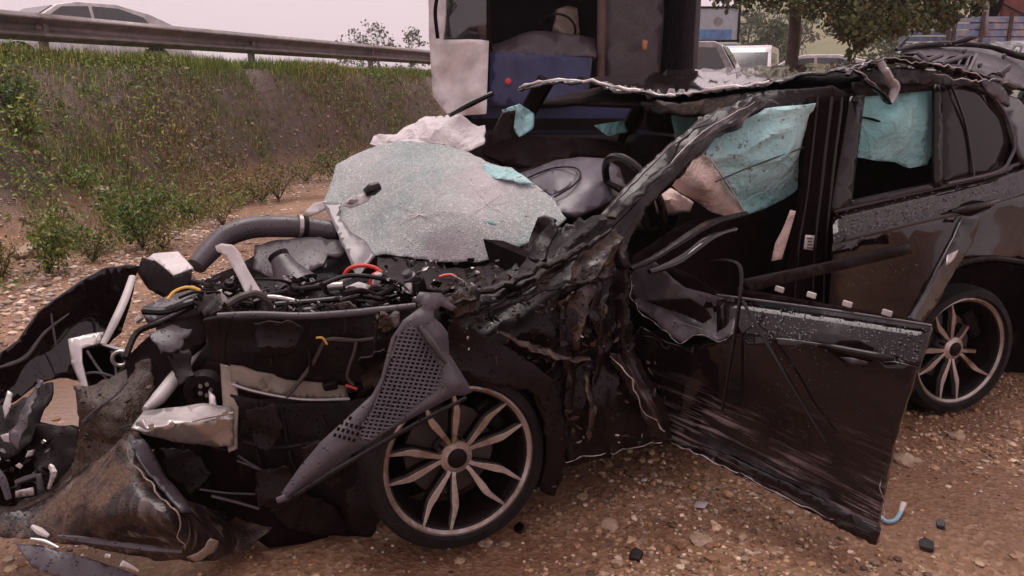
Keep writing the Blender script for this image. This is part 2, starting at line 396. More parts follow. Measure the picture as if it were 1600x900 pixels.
# bank soil darker and redder, meadow beyond
sepx = m.new('ShaderNodeSeparateXYZ'); m.l.new(c, sepx.inputs[0])
hi = m.ramp(m.math('ADD', sepx.outputs[2], m.math('MULTIPLY', m.noise(c, 3, 4), .5)), [(.5, (0,)), (.8, (1,))])
soil = m.ramp(m.noise(c, 9, 7, .65), [(.3, (.045, .026, .018)), (.7, (.15, .09, .058))])
col = m.mix(hi, col, soil)
far = m.ramp(m.math('MULTIPLY', m.math('ADD', sepx.outputs[1], m.math('MULTIPLY', m.noise(c, .25, 4), 14.0)), .02), [(.5, (0,)), (.62, (1,))])
col = m.mix(far, col, m.ramp(m.noise(c, .09, 5), [(.35, (.10, .13, .04)), (.55, (.28, .20, .11)), (.75, (.33, .22, .14))]))
m.set(Base_Color=col, Roughness=m.ramp(wetn, [(.42, (.7,)), (.58, (.16,))]), Specular_IOR_Level=.45)
ch = m.bump(m.noise(c, 22, 8, .7), .6, .03); m.bump(m.vor(c, 55), .5, .012, ch)
ground = fastmesh('ground', np.stack([XX, YY, ZZ], -1), quads, m.m); tag(ground, kind='structure')

# ---- road on the bank
m = M('wet asphalt'); c = m.coord(); m.set(Base_Color=m.ramp(m.noise(c, 30, 4), [(.3, (.04, .036, .038)), (.7, (.075, .068, .07))]), Roughness=m.ramp(m.noise(c, .7, 4), [(.3, (.12,)), (.7, (.4,))])); m.bump(m.noise(c, 160, 3), .25, .005); MAT['asphalt'] = m.m
def bankp(u, d, z): return Vector((GX + EX * u + EY * d, GY + EY * u - EX * d, z))
road = build('road', [([bankp(-40, -.7, 1.66), bankp(110, -.7, 1.66), bankp(110, -9, 1.7), bankp(-40, -9, 1.7)], [(0, 1, 2, 3)])], MAT['asphalt'], smooth=0); tag(road, kind='structure')
MAT['line'] = simple('worn road paint', (.62, .58, .56), .5)
rl = build('road_edge_line', [([bankp(-40, -1.0, 1.666), bankp(110, -1.0, 1.666), bankp(110, -1.15, 1.666), bankp(-40, -1.15, 1.666)], [(0, 1, 2, 3)])], MAT['line'], smooth=0); tag(rl, kind='structure')
rl = build('far_verge', [([bankp(-40, -9, 1.71), bankp(110, -9, 1.71), bankp(110, -60, 2.2), bankp(-40, -60, 2.2)], [(0, 1, 2, 3)])], simple('verge grass', (.11, .12, .05), .9, sc=1), smooth=0); tag(rl, kind='structure')
ww = box(bankp(30, -9.4, 2.0), .2, 90, .55, Vector((EY, -EX, 0)), Vector((EX, EY, 0)))
wl_ = build('concrete_barrier', [ww, box(bankp(30, -9.4, 1.85), .45, 90, .3, Vector((EY, -EX, 0)), Vector((EX, EY, 0)))], simple('pale concrete', (.46, .42, .41), .7, bump=.2), bevel=.03); tag(wl_, 'low pale concrete barrier along the far edge of the road', 'barrier')

# ---- guardrail
gr = empty('guardrail', bankp(3, 0, 1.6), 'weathered brown steel guardrail along the top of the grassy bank', 'guardrail')
MAT['rail'] = dirty('weathered guardrail steel', (.18, .14, .135), .45, (.55, .75), metal=.3, mudcol=(.11, .08, .065), drops=False, bump=.1, bsc=20)
wprof = [(-.02, -.165), (.0, -.155), (.085, -.115), (.095, -.10), (.085, -.085), (-.03, -.035), (-.035, 0), (-.03, .035), (.085, .085), (.095, .10), (.085, .115), (.0, .155), (-.02, .165)]
def rail_z(u): return 2.27 - .004 * u
first = None
for k in range(-2, 4):
    u0, u1 = -2.9 + (k) * 4.0 - .12, -2.9 + (k + 1) * 4.0 + .12
    if k == 3: u1 = min(u1, 13.6)
    V, F = [], []; n = len(wprof)
    for u in (u0, u1):
        for h, z in wprof: V.append(bankp(u, h + .05 + .004 * (k % 2), rail_z(u) + z))
    for i in range(n - 1): F.append((i, i + 1, n + i + 1, n + i))
    build('beam', [(V, F)], MAT['rail'], gr, thick=.004, smooth=18, offset=0)
def post(u, z0=1.1):
    return build('post', [box(bankp(u, -.03, (z0 + rail_z(u) + .13) / 2), .1, .07, rail_z(u) + .13 - z0, Vector((EY, -EX, 0)), Vector((EX, EY, 0))), box(bankp(u, .025, rail_z(u)), .05, .08, .2, Vector((EY, -EX, 0)), Vector((EX, EY, 0)))], MAT['rail'], gr, bevel=.008)
for u in (-6.9, -2.9, 1.1, 5.1, 9.1, 13.2): post(u)
for u in (-2.9, 1.1, 5.1):
    for z in (-.1, .1): build('bolt', [lathe([(.0005, .018), (.014, .016), (.018, .0)], bankp(u + .08, .108 if abs(z) < .09 else .112, rail_z(u) + z * .85), Vector((EY, -EX, 0)), 10)], MAT['rail'], gr)
# reflector end at the far end of the rail
build('end_plate', [box(bankp(13.65, .05, 2.1), .02, .14, .6, Vector((EX, EY, 0)), Vector((EY, -EX, 0)))], MAT['rail'], gr, bevel=.005)

# ---- grass, weeds and stones
m = M('grass blades'); at_ = m.new('ShaderNodeVertexColor'); at_.layer_name = 'tone'; m.set(Base_Color=at_.outputs[0], Roughness=.6, Subsurface_Weight=0.0, Specular_IOR_Level=.3); MAT['blade'] = m.m
def blades(name, px, py, L, tone, lean=.5, width=.006, seed=1):
    r = np.random.default_rng(seed); n = len(px); pz = hgt(px, py) - .01
    a = r.uniform(0, 2 * np.pi, n); le = r.uniform(.1, 1, n) * lean; dx, dy = np.cos(a), np.sin(a); w = width * r.uniform(.6, 1.5, n)
    wx, wy = -dy * w, dx * w
    b = np.stack([px, py, pz], -1); W3 = np.stack([wx, wy, 0 * wx], -1)
    mid = b + np.stack([dx * L * le * .35, dy * L * le * .35, L * .6], -1); tip = b + np.stack([dx * L * le, dy * L * le, L * (1 - .35 * le)], -1)
    V = np.stack([b - W3, b + W3, mid - W3 * .7, mid + W3 * .7, tip], 1)
    base = np.arange(n)[:, None] * 5
    F = np.concatenate([base + np.array([0, 1, 3]), base + np.array([0, 3, 2]), base + np.array([2, 3, 4])])
    return fastmesh(name, V, F, MAT['blade'], np.repeat(tone, 5, 0), False)
def scatter(n, u0, u1, d0, d1, seed):
    r = np.random.default_rng(seed); u = r.uniform(u0, u1, n); d = r.uniform(d0, d1, n)
    return GX + EX * u + EY * d, GY + EY * u - EX * d, u, d, r
GREEN = np.array([(.21, .28, .05), (.31, .36, .08), (.12, .19, .035)]); DRY = np.array([(.42, .31, .11), (.30, .21, .085), (.5, .4, .22)])
x, y, u, d, r = scatter(190000, -4.5, 22, -.5, 3.4, 21)
toe = np.clip(2.9 - .25 * (u + 2.1), 1.3, 3.6); q = d / toe
nz = vnoise(x, y, .8, 11) + .7 * vnoise(x, y, 2.3, 12) + .5 * vnoise(x, y, 6, 13)
dens = np.clip(1.0 - q * .75 + nz * 1.6 + .3 * sstep((u - 2) / 6), 0, 1) * (q < 1.05)
dens = np.where((q > .22) & (q < .55) & (u < 3), dens * .42, dens)
keep = r.random(len(x)) < dens; x, y, u, d, q, nz = x[keep], y[keep], u[keep], d[keep], q[keep], nz[keep]
gmix = np.clip(1.2 - q * .85 + vnoise(x, y, .6, 15) * 1.5, 0.05, .95); isg = r.random(len(x)) < gmix
tone = np.where(isg[:, None], GREEN[r.integers(0, 3, len(x))], DRY[r.integers(0, 3, len(x))]) * r.uniform(.6, 1.3, (len(x), 1))
L = np.clip(.05 + .09 * (1 - q) + .10 * nz + .05 * (d < .5), .025, .26) * r.uniform(.5, 1.5, len(x))
gs = blades('bank_grass', x, y, L, tone, .9, .004, 5); tag(gs, 'rough green and straw coloured grass over the roadside bank', 'grass', kind='stuff')
def leafcloud(pts, size, tone, seed, aspect=.45, up=.3):
    r = np.random.default_rng(seed); n = len(pts); pts = np.asarray(pts)
    a = r.normal(size=(n, 3)); a[:, 2] += up; a /= np.linalg.norm(a, axis=1)[:, None]
    b = np.cross(a, r.normal(size=(n, 3))); b /= np.linalg.norm(b, axis=1)[:, None]; s = size * r.uniform(.5, 1.4, (n, 1))
    nn = np.cross(a, b)
    V = np.stack([pts, pts + a * s * .5 + b * s * aspect * .5 + nn * s * .08, pts + a * s, pts + a * s * .5 - b * s * aspect * .5 + nn * s * .08], 1)
    F = np.arange(n)[:, None] * 4 + np.array([0, 1, 2, 3])
    return V, F, np.repeat(tone, 4, 0)
m = M('leaves'); at_ = m.new('ShaderNodeVertexColor'); at_.layer_name = 'tone'; m.set(Base_Color=at_.outputs[0], Roughness=.5, Specular_IOR_Level=.35); MAT['leaf'] = m.m
MAT['bark'] = simple('bark', (.06, .04, .03), .9, bump=.6, bsc=30)
x, y, u, d, r = scatter(150000, -4.5, 20, -.3, 3.6, 41); toe = np.clip(2.9 - .25 * (u + 2.1), 1.3, 3.6); q = d / toe
nz = vnoise(x, y, 1.1, 43) + .8 * vnoise(x, y, 2.7, 44) + .6 * vnoise(x, y, 7, 45)
k = r.random(len(x)) < np.clip(.55 - q * .35 + nz * 2.0 + .35 * (q < .25), 0, 1) * (q < 1.1); x, y, u, q, nz = x[k], y[k], u[k], q[k], nz[k]
gm = np.clip(1.25 - q * .7 + vnoise(x, y, .7, 47) * 1.6, .1, .95); isg = r.random(len(x)) < gm
tone = np.where(isg[:, None], GREEN[r.integers(0, 3, len(x))] * np.array((.85, 1, .9)), DRY[r.integers(0, 3, len(x))] * .8) * r.uniform(.45, 1.35, (len(x), 1))
V, F, c_ = leafcloud(np.stack([x, y, hgt(x, y) + np.clip(.03 + .16 * nz, .0, .22) * r.random(len(x)) * 1.6], -1), .055, tone, 48, .4, .4)
o = fastmesh('ground_weeds', V, F, MAT['leaf'], c_, False); tag(o, 'low matted weeds and dry stalks over the roadside bank', 'weeds', kind='stuff')
GRP_W = 'leafy weeds on the bank'
def weed(px_, py_, dist, h, wdt, n, label, tone, seed, leaf=.05):
    r = np.random.default_rng(seed); p = Y(px_, py_, dist); z0 = float(hgt(p.x, p.y)); b = np.array((p.x, p.y, z0))
    root = empty('bush', (p.x, p.y, z0), label, 'bush', GRP_W)
    stems = []; L = []
    for k in range(9):
        a = r.uniform(0, 6.28); tip = b + np.array((math.cos(a) * wdt * r.uniform(.3, .9), math.sin(a) * wdt * r.uniform(.3, .9), h * r.uniform(.55, 1.1)))
        mid = b + (tip - b) * .5 + np.array((0, 0, h * .12)); stems.append(tube([b, mid, tip], [.006, .004, .002], 5, 4))
        m_ = n // 9; f = r.uniform(.15, 1.05, (m_, 1)); L.append(b + (tip - b) * f + np.array((0, 0, 1)) * h * .12 * np.sin(np.pi * f) + r.normal(size=(m_, 3)) * wdt * .17)
    build('stem', stems, MAT['bark'], root, uv=False)
    pts = np.concatenate(L); to = np.array(tone) * r.uniform(.5, 1.5, (len(pts), 1)) * (1 + .3 * r.normal(size=(len(pts), 3)) * np.array((.6, .2, .3)))
    V, F, c_ = leafcloud(pts, leaf, np.clip(to, .01, 1), seed)
    o = fastmesh('foliage', V, F, MAT['leaf'], c_, False); place(o, root)
weed(212, 292, 7.9, .62, .45, 1500, 'bushy green weed in the middle of the bare bank', (.10, .17, .03), 31)
weed(68, 372, 6.7, .48, .36, 1100, 'yellow green weed at the foot of the bank, nearest the left edge', (.13, .17, .03), 32)
weed(30, 92, 8.5, .42, .2, 420, 'tall leafy sprig at the crest of the bank in front of guardrail', (.2, .24, .05), 33, .06)
weed(135, 330, 7.2, .22, .25, 350, 'small sparse weed between the two leafy bushes on the bank', (.12, .12, .03), 34, .035)
weed(5, 110, 8.6, .3, .3, 500, 'dark leafy clump at the crest of the bank, at the left edge', (.08, .13, .025), 35, .05)
weed(340, 262, 9.2, .3, .35, 500, 'straw coloured weed on the bank below the wide grass', (.2, .15, .05), 36, .03)
weed(-5, 380, 6.5, .35, .3, 600, 'brownish weed at the foot of the bank, cut by the left edge', (.15, .13, .035), 37, .035)
weed(430, 240, 11, .45, .4, 600, 'olive weed on the bank behind the engine bay', (.13, .12, .035), 38, .035)
weed(520, 200, 13, .5, .6, 700, 'low green weed on the bank left of the crumpled white sheet', (.11, .14, .03), 39, .05)
for i, (x_, y_, dd, h_, w_, nn, lab, tn_) in enumerate(((110, 130, 8.6, .22, .4, 700, 'low bright green clump just below the crest, left part of the bank', (.17, .24, .05)), (290, 175, 9.6, .3, .4, 700, 'green clump on the bare slope below the middle of the guardrail', (.14, .2, .04)), (60, 250, 7.6, .2, .35, 500, 'olive straw clump on the dark soil above the lowest weeds', (.2, .18, .06)), (400, 180, 11, .3, .5, 700, 'dry yellow clump on the bank halfway to the white truck', (.26, .22, .08)), (250, 330, 7.8, .2, .3, 400, 'low straw clump at the rubble edge right of the bushy weed', (.24, .19, .07)), (470, 150, 13, .35, .6, 700, 'green clump near the crest below the right end of the guardrail', (.16, .2, .05)))):
    weed(x_, y_ + 12, dd, h_, w_, nn, lab, tn_, 140 + i, .04)
# stones: gravel as one mass
ico_bm = bmesh.new(); bmesh.ops.create_icosphere(ico_bm, subdivisions=1, radius=1); ICO_V = np.array([v.co[:] for v in ico_bm.verts]); ICO_F = np.array([[v.index for v in f.verts] for f in ico_bm.faces]); ico_bm.free()
def stones(name, x, y, s, tone, seed, mat, sink=.35, z=None):
    r = np.random.default_rng(seed); n = len(x); zz = hgt(x, y) if z is None else z; nv = len(ICO_V)
    V = ICO_V[None] * (1 + r.uniform(-.28, .28, (n, nv, 1))) * np.stack([r.uniform(.7, 1.3, n), r.uniform(.7, 1.3, n), r.uniform(.35, .8, n)], -1)[:, None] * s[:, None, None]
    a = r.uniform(0, 6.28, n); ca, sa = np.cos(a)[:, None], np.sin(a)[:, None]
    V = np.stack([V[..., 0] * ca - V[..., 1] * sa, V[..., 0] * sa + V[..., 1] * ca, V[..., 2]], -1) + np.stack([x, y, zz + s * .5 * (1 - 2 * sink)], -1)[:, None]
    F = (np.arange(n)[:, None, None] * nv + ICO_F[None]).reshape(-1, 3)
    return fastmesh(name, V, F, mat, np.repeat(tone, nv, 0), False)
m = M('loose stones'); at_ = m.new('ShaderNodeVertexColor'); at_.layer_name = 'tone'; c = m.coord()
m.set(Base_Color=m.mix(m.ramp(m.noise(c, 30, 4), [(.45, (0,)), (.7, (.6,))]), at_.outputs[0], (.2, .105, .06)), Roughness=m.ramp(m.noise(c, 5, 2), [(.3, (.35,)), (.7, (.8,))])); m.bump(m.noise(c, 120, 3), .4, .006); MAT['stone'] = m.m
STN = np.array([(.46, .28, .16), (.34, .185, .10), (.56, .39, .26), (.24, .12, .06), (.40, .24, .14), (.13, .065, .038), (.66, .5, .37)])
r = np.random.default_rng(51)
n = 120000; x = r.uniform(-4.5, 4.8, n); y = 1.2 + 7.0 * r.random(n) ** 1.3
cl = vnoise(x, y, 1.1, 21) + .8 * vnoise(x, y, 3, 22); k = r.random(n) < np.clip(.48 + 2.0 * cl, .06, 1); x, y = x[k], y[k]
s = .0035 + .008 * r.random(len(x)) ** 2 + .018 * (r.random(len(x)) ** 16)
tone = STN[r.integers(0, 7, len(x))] * r.uniform(.45, 1.4, (len(x), 1))
gv = stones('gravel', x, y, s, tone, 52, MAT['stone']); tag(gv, 'fine brown gravel strewn over the wet clay', 'gravel', kind='stuff')
n = 26000; x, y, u, d, r = scatter(n, -5, 8, .5, 5.2, 53); toe = np.clip(2.9 - .25 * (u + 2.1), 1.3, 3.6); q = d / toe
k = r.random(n) < np.clip(1 - np.abs(q - 1.15) * 1.5, .04, 1) * np.clip(.6 + 1.5 * vnoise(x, y, 1.2, 25), .1, 1); x, y = x[k], y[k]
s = .008 + .028 * r.random(len(x)) ** 3; tone = (STN[r.integers(0, 7, len(x))] * .85 + .16) * r.uniform(.55, 1.4, (len(x), 1))
gv = stones('bank_rubble', x, y, s, tone, 54, MAT['stone'], .3); tag(gv, 'pale broken stone rubble along the foot of the grassy bank', 'rubble', kind='stuff')
# puddle at the right
def puddle(name, cx, cy, rx, ry, seed):
    r = random.Random(seed); n = 40; V = [Vector((cx, cy, 0))]
    zz = float(hgt(cx, cy)); V[0].z = zz + .012
    for i in range(n):
        a = 2 * math.pi * i / n; q = 1 + .35 * noise.noise(Vector((math.cos(a) * 1.5, math.sin(a) * 1.5, seed)))
        V.append(Vector((cx + rx * q * math.cos(a), cy + ry * q * math.sin(a), zz + .012)))
    return build(name, [(V, [(0, 1 + i, 1 + (i + 1) % n) for i in range(n)])], MAT['water'], smooth=0)
m = M('muddy water'); m.set(Base_Color=(.22, .13, .085), Roughness=.08, Specular_IOR_Level=.6); m.bump(m.noise(m.coord(), 40, 3), .12, .01); MAT['water'] = m.m
g_ = G(96, 640); p_ = puddle('puddle', g_.x, g_.y + .1, .5, .55, 5); tag(p_, kind='structure')

# ================================================================== far country
m = M('hillside'); c = m.coord(); m.set(Base_Color=m.ramp(m.noise(c, .05, 8, .65), [(.3, (.09, .11, .05)), (.5, (.2, .19, .1)), (.7, (.3, .22, .14))]), Roughness=.95); MAT['hill'] = m.m
hx = np.linspace(-10, 260, 60); hy = np.linspace(55, 260, 40); HX, HY = np.meshgrid(hx, hy)
HZ = 1 + 46 * sstep((HX - 12 + .0 * HY) / 110) * sstep((HY - 50) / 130) + 3 * vnoise(HX, HY, .05, 31) + 1.5 * vnoise(HX, HY, .15, 32) - 1.5
ii = np.arange(hx.size * hy.size).reshape(hy.size, hx.size); hq = np.stack([ii[:-1, :-1], ii[:-1, 1:], ii[1:, 1:], ii[1:, :-1]], -1).reshape(-1, 4)
hill = fastmesh('hill', np.stack([HX, HY, HZ], -1), hq, MAT['hill']); tag(hill, kind='structure')
def hz(x, y): return float(1 + 46 * sstep((x - 12) / 110) * sstep((y - 50) / 130)) - 1
def tree(name, loc, h, wd, n, label, tone, seed, leaf, group=None, trunk_r=.15, low=.35, squash=1.0, lump=26):
    r = np.random.default_rng(seed); root = empty(name, loc, label, 'tree', group); b = Vector(loc)
    lim = [tube([b, b + Vector((r.normal() * .1, r.normal() * .1, h * .4)), b + Vector((r.normal() * .2, r.normal() * .2, h * .85))], [trunk_r, trunk_r * .7, trunk_r * .2], 8, 5)]
    cs = []
    for k in range(lump):
        a = r.uniform(0, 6.28); rad = wd * math.sqrt(r.random()); z = h * (low + (1 - low) * r.random()); rad *= max(.25, math.sin(math.pi * min(1, max(.08, (z / h - low) / (1 - low) * .9 + .1)))) ** .6
        e = b + Vector((math.cos(a) * rad, math.sin(a) * rad, z * squash)); cs.append(e)
        lim.append(tube([b + Vector((0, 0, h * .35 + .3 * z * .5)), (b + Vector((0, 0, h * .5)) + e) / 2 + Vector((0, 0, .1)), e], [trunk_r * .3, trunk_r * .18, trunk_r * .05], 5, 4))
    build('trunk', lim, MAT['bark'], root, uv=False)
    pts = []
    for e in cs:
        k = n // lump; rr = wd * r.uniform(.16, .34); v = r.normal(size=(k, 3)); v /= np.linalg.norm(v, axis=1)[:, None]; pts.append(np.array(e[:]) + v * rr * r.random((k, 1)) ** .4 * np.array((1, 1, .75)))
    pts = np.concatenate(pts); to = np.array(tone)[r.integers(0, len(tone), len(pts))] * r.uniform(.55, 1.4, (len(pts), 1))
    V, F, c_ = leafcloud(pts, leaf, to, seed, .6, -.2); o = fastmesh('crown', V, F, MAT['leaf'], c_, False); place(o, root); return root
# broad tree above the wreck: trunk and hanging branches
TB = Y(1236, 60, 15.5); bt = empty('broad_tree', (TB.x, TB.y, .7), 'leafy tree with drooping branches over the parked vehicles at the right', 'tree')
lim = [tube([Vector((TB.x, TB.y, .6)), Vector((TB.x + .05, TB.y, 2.6)), Vector((TB.x - .05, TB.y, 4.2)), Vector((TB.x + .2, TB.y, 6))], [.13, .11, .10, .06], 10, 6)]
r = np.random.default_rng(61); pts = []
def spray(px_, py_, dist, rad, n):
    e = Y(px_, py_, dist); a = Vector((TB.x, TB.y, 3.9 + r.uniform(0, 1.2))); mid = (a + e) / 2 + Vector((0, 0, .45))
    lim.append(tube([a, mid, e], [.05, .03, .006], 6, 5))
    v = r.normal(size=(n, 3)); v /= np.linalg.norm(v, axis=1)[:, None]; pts.append(np.array(e[:]) + v * rad * r.random((n, 1)) ** .5 * np.array((1.2, 1, .8)))
for px_, py_, dd, rad, n in ((1340, 20, 14, .5, 420), (1335, 48, 14, .28, 240), (1345, 66, 14, .14, 90), (1372, 48, 13.5, .24, 170), (1400, 18, 14, .5, 420), (1398, 40, 13.6, .22, 150), (1440, 12, 14, .4, 330), (1440, 36, 13.6, .18, 110), (1475, 8, 14, .35, 260), (1480, 28, 14, .2, 110), (1470, 42, 13.8, .08, 40), (1300, 6, 14.5, .5, 380), (1262, -6, 14.5, .5, 330), (1215, -8, 15, .4, 260), (1180, -4, 15, .3, 150), (1150, -2, 15, .26, 120), (1125, -3, 15, .14, 60), (1500, -8, 14, .5, 300), (1360, -25, 14, .8, 500), (1430, -30, 14, .8, 500), (1290, -40, 14.5, .9, 500), (1330, 85, 14, .1, 40), (1355, 30, 13.2, .3, 200), (1420, 26, 13.2, .25, 160), (1318, 34, 14, .3, 200)): spray(px_, py_, dd, rad, n)
for k in range(26):
    a = r.uniform(0, 6.28); rad = 3.4 * math.sqrt(r.random()); spray_p = Vector((TB.x + 1.4 + math.cos(a) * rad, TB.y - .6 + math.sin(a) * rad * .7, r.uniform(4.2, 7.5)))
    v = r.normal(size=(330, 3)); v /= np.linalg.norm(v, axis=1)[:, None]; pts.append(np.array(spray_p[:]) + v * .8 * r.random((330, 1)) ** .5)
    lim.append(tube([Vector((TB.x, TB.y, 4.6)), (Vector((TB.x, TB.y, 5.2)) + spray_p) / 2, spray_p], [.06, .035, .008], 6, 4))
build('trunk', lim, MAT['bark'], bt, uv=False)
pts = np.concatenate(pts); tn = np.array([(.07, .085, .022), (.10, .11, .03), (.05, .06, .018), (.18, .11, .03)])[r.choice(4, len(pts), p=[.4, .3, .2, .1])] * r.uniform(.6, 1.4, (len(pts), 1))
V, F, c_ = leafcloud(pts, .10, tn, 62, .7, -.4); o = fastmesh('crown', V, F, MAT['leaf'], c_, False); place(o, bt)
GT = 'small trees on the far hillside'
for i, (px_, py_, dd, h, w, lab) in enumerate(((1190, 60, 70, 5, 2.2, 'round tree low on the far hillside behind the white van'), (1218, 30, 95, 8, 3.4, 'larger tree high on the far hillside left of the broad tree'), (1172, 44, 85, 4, 2, 'small tree on the far hillside beside the billboard'), (1206, 66, 62, 3.5, 1.8, 'low shrubby tree at the foot of the far hillside'), (1250, 52, 80, 6, 2.6, 'tree on the far hillside just behind the broad trunk'), (1390, 72, 60, 2.2, 2.4, 'low green bush in the tan field under the branches'))):
    p = Y(px_, py_, dd); tree('hill_tree', (p.x, p.y, max(hz(p.x, p.y), p.z - h * .6)), h, w, 900, lab, [(.08, .10, .04), (.11, .12, .05), (.06, .08, .03)], 70 + i, .35, GT, .12, .1)
for i, (px_, py_, dd, h, w, lab) in enumerate(((590, 78, 90, 6, 3, 'faint far tree beyond the guardrail, left of the rail end'), (640, 82, 80, 5, 2.2, 'faint far tree just left of the white truck'), (565, 74, 100, 5, 3.5, 'low faint tree farthest left beyond the guardrail'))):
    p = Y(px_, py_, dd); tree('far_tree', (p.x, p.y, p.z - h * .55), h, w, 700, lab, [(.09, .09, .05), (.13, .12, .07)], 80 + i, .3, 'faint trees beyond the guardrail', .1, .1)

# ================================================================== vehicles behind
MAT['vwhite'] = dirty('white vehicle paint', (.66, .62, .62), .25, (.66, .8), mudcol=(.3, .22, .18), drops=False, coat=.4, bump=.02)
MAT['vsilver'] = dirty('silver vehicle paint', (.4, .37, .38), .25, (.66, .8), metal=.4, drops=False, coat=.4, bump=.02)
MAT['vglass'] = simple('vehicle glass', (.03, .027, .03), .06, spec=.9)
MAT['clayred'] = simple('amber lens', (.42, .16, .06), .3)
MAT['vblue'] = dirty('faded blue truck paint', (.018, .022, .085), .4, (.6, .8), drops=False, bump=.05)
def vehicle(name, label, cat, loc, heading, prof, width, glass, paint='vwhite', wheels=(), wr=.33, group='vehicles parked behind the wreck', tuck=.78, belt=.95, extras=None):
    """body drawn as a side profile (x forward, z up), narrowed above the belt line"""
    root = empty(name, loc, label, cat, group); f = Vector((math.cos(heading), math.sin(heading), 0)); s = Vector((-f.y, f.x, 0)); b = Vector(loc)
    top = max(p[1] for p in prof)
    def W(x, y, z):
        k = 1 - (1 - tuck) * max(0, (z - belt) / (top - belt)) if z > belt else 1 - .06 * max(0, (.5 - z))
        return b + f * x + s * y * k + UP * z
    n = len(prof); V, F = [], []; rows = (-1, -.94, -.5, 0, .5, .94, 1)
    for j, q in enumerate(rows):
        ins = .03 if abs(q) == 1 else 0
        cx = sum(p[0] for p in prof) / n; cz = sum(p[1] for p in prof) / n
        for x, z in prof: V.append(W(x + (cx - x) * ins, q * width / 2, z + (cz - z) * ins))
    for j in range(len(rows) - 1):
        for i in range(n): F.append((j * n + i, j * n + (i + 1) % n, (j + 1) * n + (i + 1) % n, (j + 1) * n + i))
    F.append(tuple(range(n))); F.append(tuple(reversed(range((len(rows) - 1) * n, len(rows) * n))))
    build('body', [(V, F)], MAT[paint], root, smooth=35)
    for nm, poly, side in glass:
        if side == 'side':
            for q in (-1, 1): build(nm, [prism([W(x, q * (width / 2 + .006), z) for x, z in poly], s * q * -.02)], MAT['vglass'], root, smooth=0)
        else:                                              # across the front or back: (x0,z0)-(x1,z1)
            (x0, z0), (x1, z1) = poly; e = Vector((f.x, f.y, 0)) * (.012 if side == 'front' else -.012) + UP * .01
            build(nm, [prism([W(x0, -width * .44, z0) + e, W(x0, width * .44, z0) + e, W(x1, width * .45, z1) + e, W(x1, -width * .45, z1) + e], -e * 2)], MAT['vglass'], root, smooth=0)
    for x in wheels:
        for q in (-1, 1):
            c_ = b + f * x + s * q * (width / 2 - .1) + UP * wr
            wo_ = build('wheel', [lathe([(.001, .12), (wr * .62, .12), (wr * .66, .1), (wr * .95, .115), (wr, .08), (wr, -.1), (.001, -.1)], c_, s * q, 28)], MAT['rubber'], root)
            build('rim', [lathe([(.001, .135), (wr * .2, .135), (wr * .55, .122), (wr * .62, .13), (wr * .64, .118)], c_, s * q, 28)], MAT['alu'], wo_)
    if extras: extras(root, W, f, s)
    return root
sedan = [(2.1, .25), (2.2, .5), (2.12, .72), (1.25, .92), (.5, 1.38), (.1, 1.46), (-.7, 1.46), (-1.4, 1.3), (-2.1, 1.0), (-2.2, .55), (-2.15, .25)]
sg = [('side_window', [(.98, .97), (.42, 1.34), (-.1, 1.38), (-.1, .97)], 'side'), ('side_window', [(-.18, .97), (-.18, 1.38), (-.7, 1.37), (-1.2, 1.22), (-1.35, .99)], 'side'), ('windscreen', ((1.2, .96), (.55, 1.35)), 'front'), ('rear_window', ((-1.45, 1.26), (-2.0, 1.04)), 'back')]
def lights(root, W, f, s):
    for q in (-1, 1):
        build('headlight', [prism([W(2.13, q * .5, .62), W(2.08, q * .84, .64), W(1.95, q * .84, .76), W(2.08, q * .5, .72)], f * .03)], MAT['alu'], root, smooth=0)
    build('grille', [prism([W(2.2, -.42, .48), W(2.2, .42, .48), W(2.13, .42, .66), W(2.13, -.42, .66)], f * .02)], MAT['black'], root, smooth=0)
p = Y(150, 75, 16.0)
vehicle('white_car', 'white car on the road behind the guardrail at the left', 'car', (p.x - 1.1, p.y + 1.2, 1.72), math.radians(232), sedan, 1.75, sg, wheels=(1.35, -1.35), belt=.92, extras=lights, group='')
van = [(2.3, .3), (2.4, .6), (2.3, .95), (1.75, 1.2), (1.1, 1.95), (.7, 2.08), (-2.3, 2.1), (-2.4, 1.9), (-2.4, .35)]
vg = [('windscreen', ((1.7, 1.26), (1.12, 1.9)), 'front'), ('side_window', [(1.5, 1.25), (1.0, 1.82), (.2, 1.85), (.2, 1.25)], 'side'), ('side_window', [(.05, 1.25), (.05, 1.85), (-1.2, 1.85), (-1.2, 1.25)], 'side'), ('rear_window', ((-2.405, 1.2), (-2.405, 1.85)), 'back')]
p = Y(1188, 92, 27); vehicle('white_van', 'boxy white van parked beyond the wreck under the hillside', 'van', (p.x, p.y + 1.5, .75), math.radians(-112), van, 1.9, vg, wheels=(1.5, -1.4), belt=1.15, tuck=.88, extras=lights)
jeep = [(1.9, .4), (1.95, .7), (1.85, 1.0), (.75, 1.08), (.35, 1.75), (.2, 1.82), (-1.7, 1.85), (-1.85, 1.7), (-1.85, .4)]
jg = [('windscreen', ((.75, 1.12), (.38, 1.7)), 'front'), ('side_window', [(.55, 1.12), (.25, 1.68), (-.3, 1.7), (-.3, 1.12)], 'side'), ('side_window', [(-.4, 1.12), (-.4, 1.7), (-1.6, 1.7), (-1.6, 1.12)], 'side'), ('rear_window', ((-1.86, 1.1), (-1.86, 1.65)), 'back')]
p = Y(1140, 104, 19); vehicle('off_roader', 'pale off-road car parked left of the white van', 'car', (p.x - .5, p.y, .68), math.radians(-20), jeep, 1.7, jg, 'vsilver', wheels=(1.2, -1.2), wr=.36, belt=1.08, tuck=.92)
p = Y(1262, 92, 22); vehicle('silver_car', 'silver car behind the crushed roof, right of the white van', 'car', (p.x, p.y, .86), math.radians(165), sedan, 1.75, sg, 'vwhite', wheels=(1.35, -1.35), belt=.92)

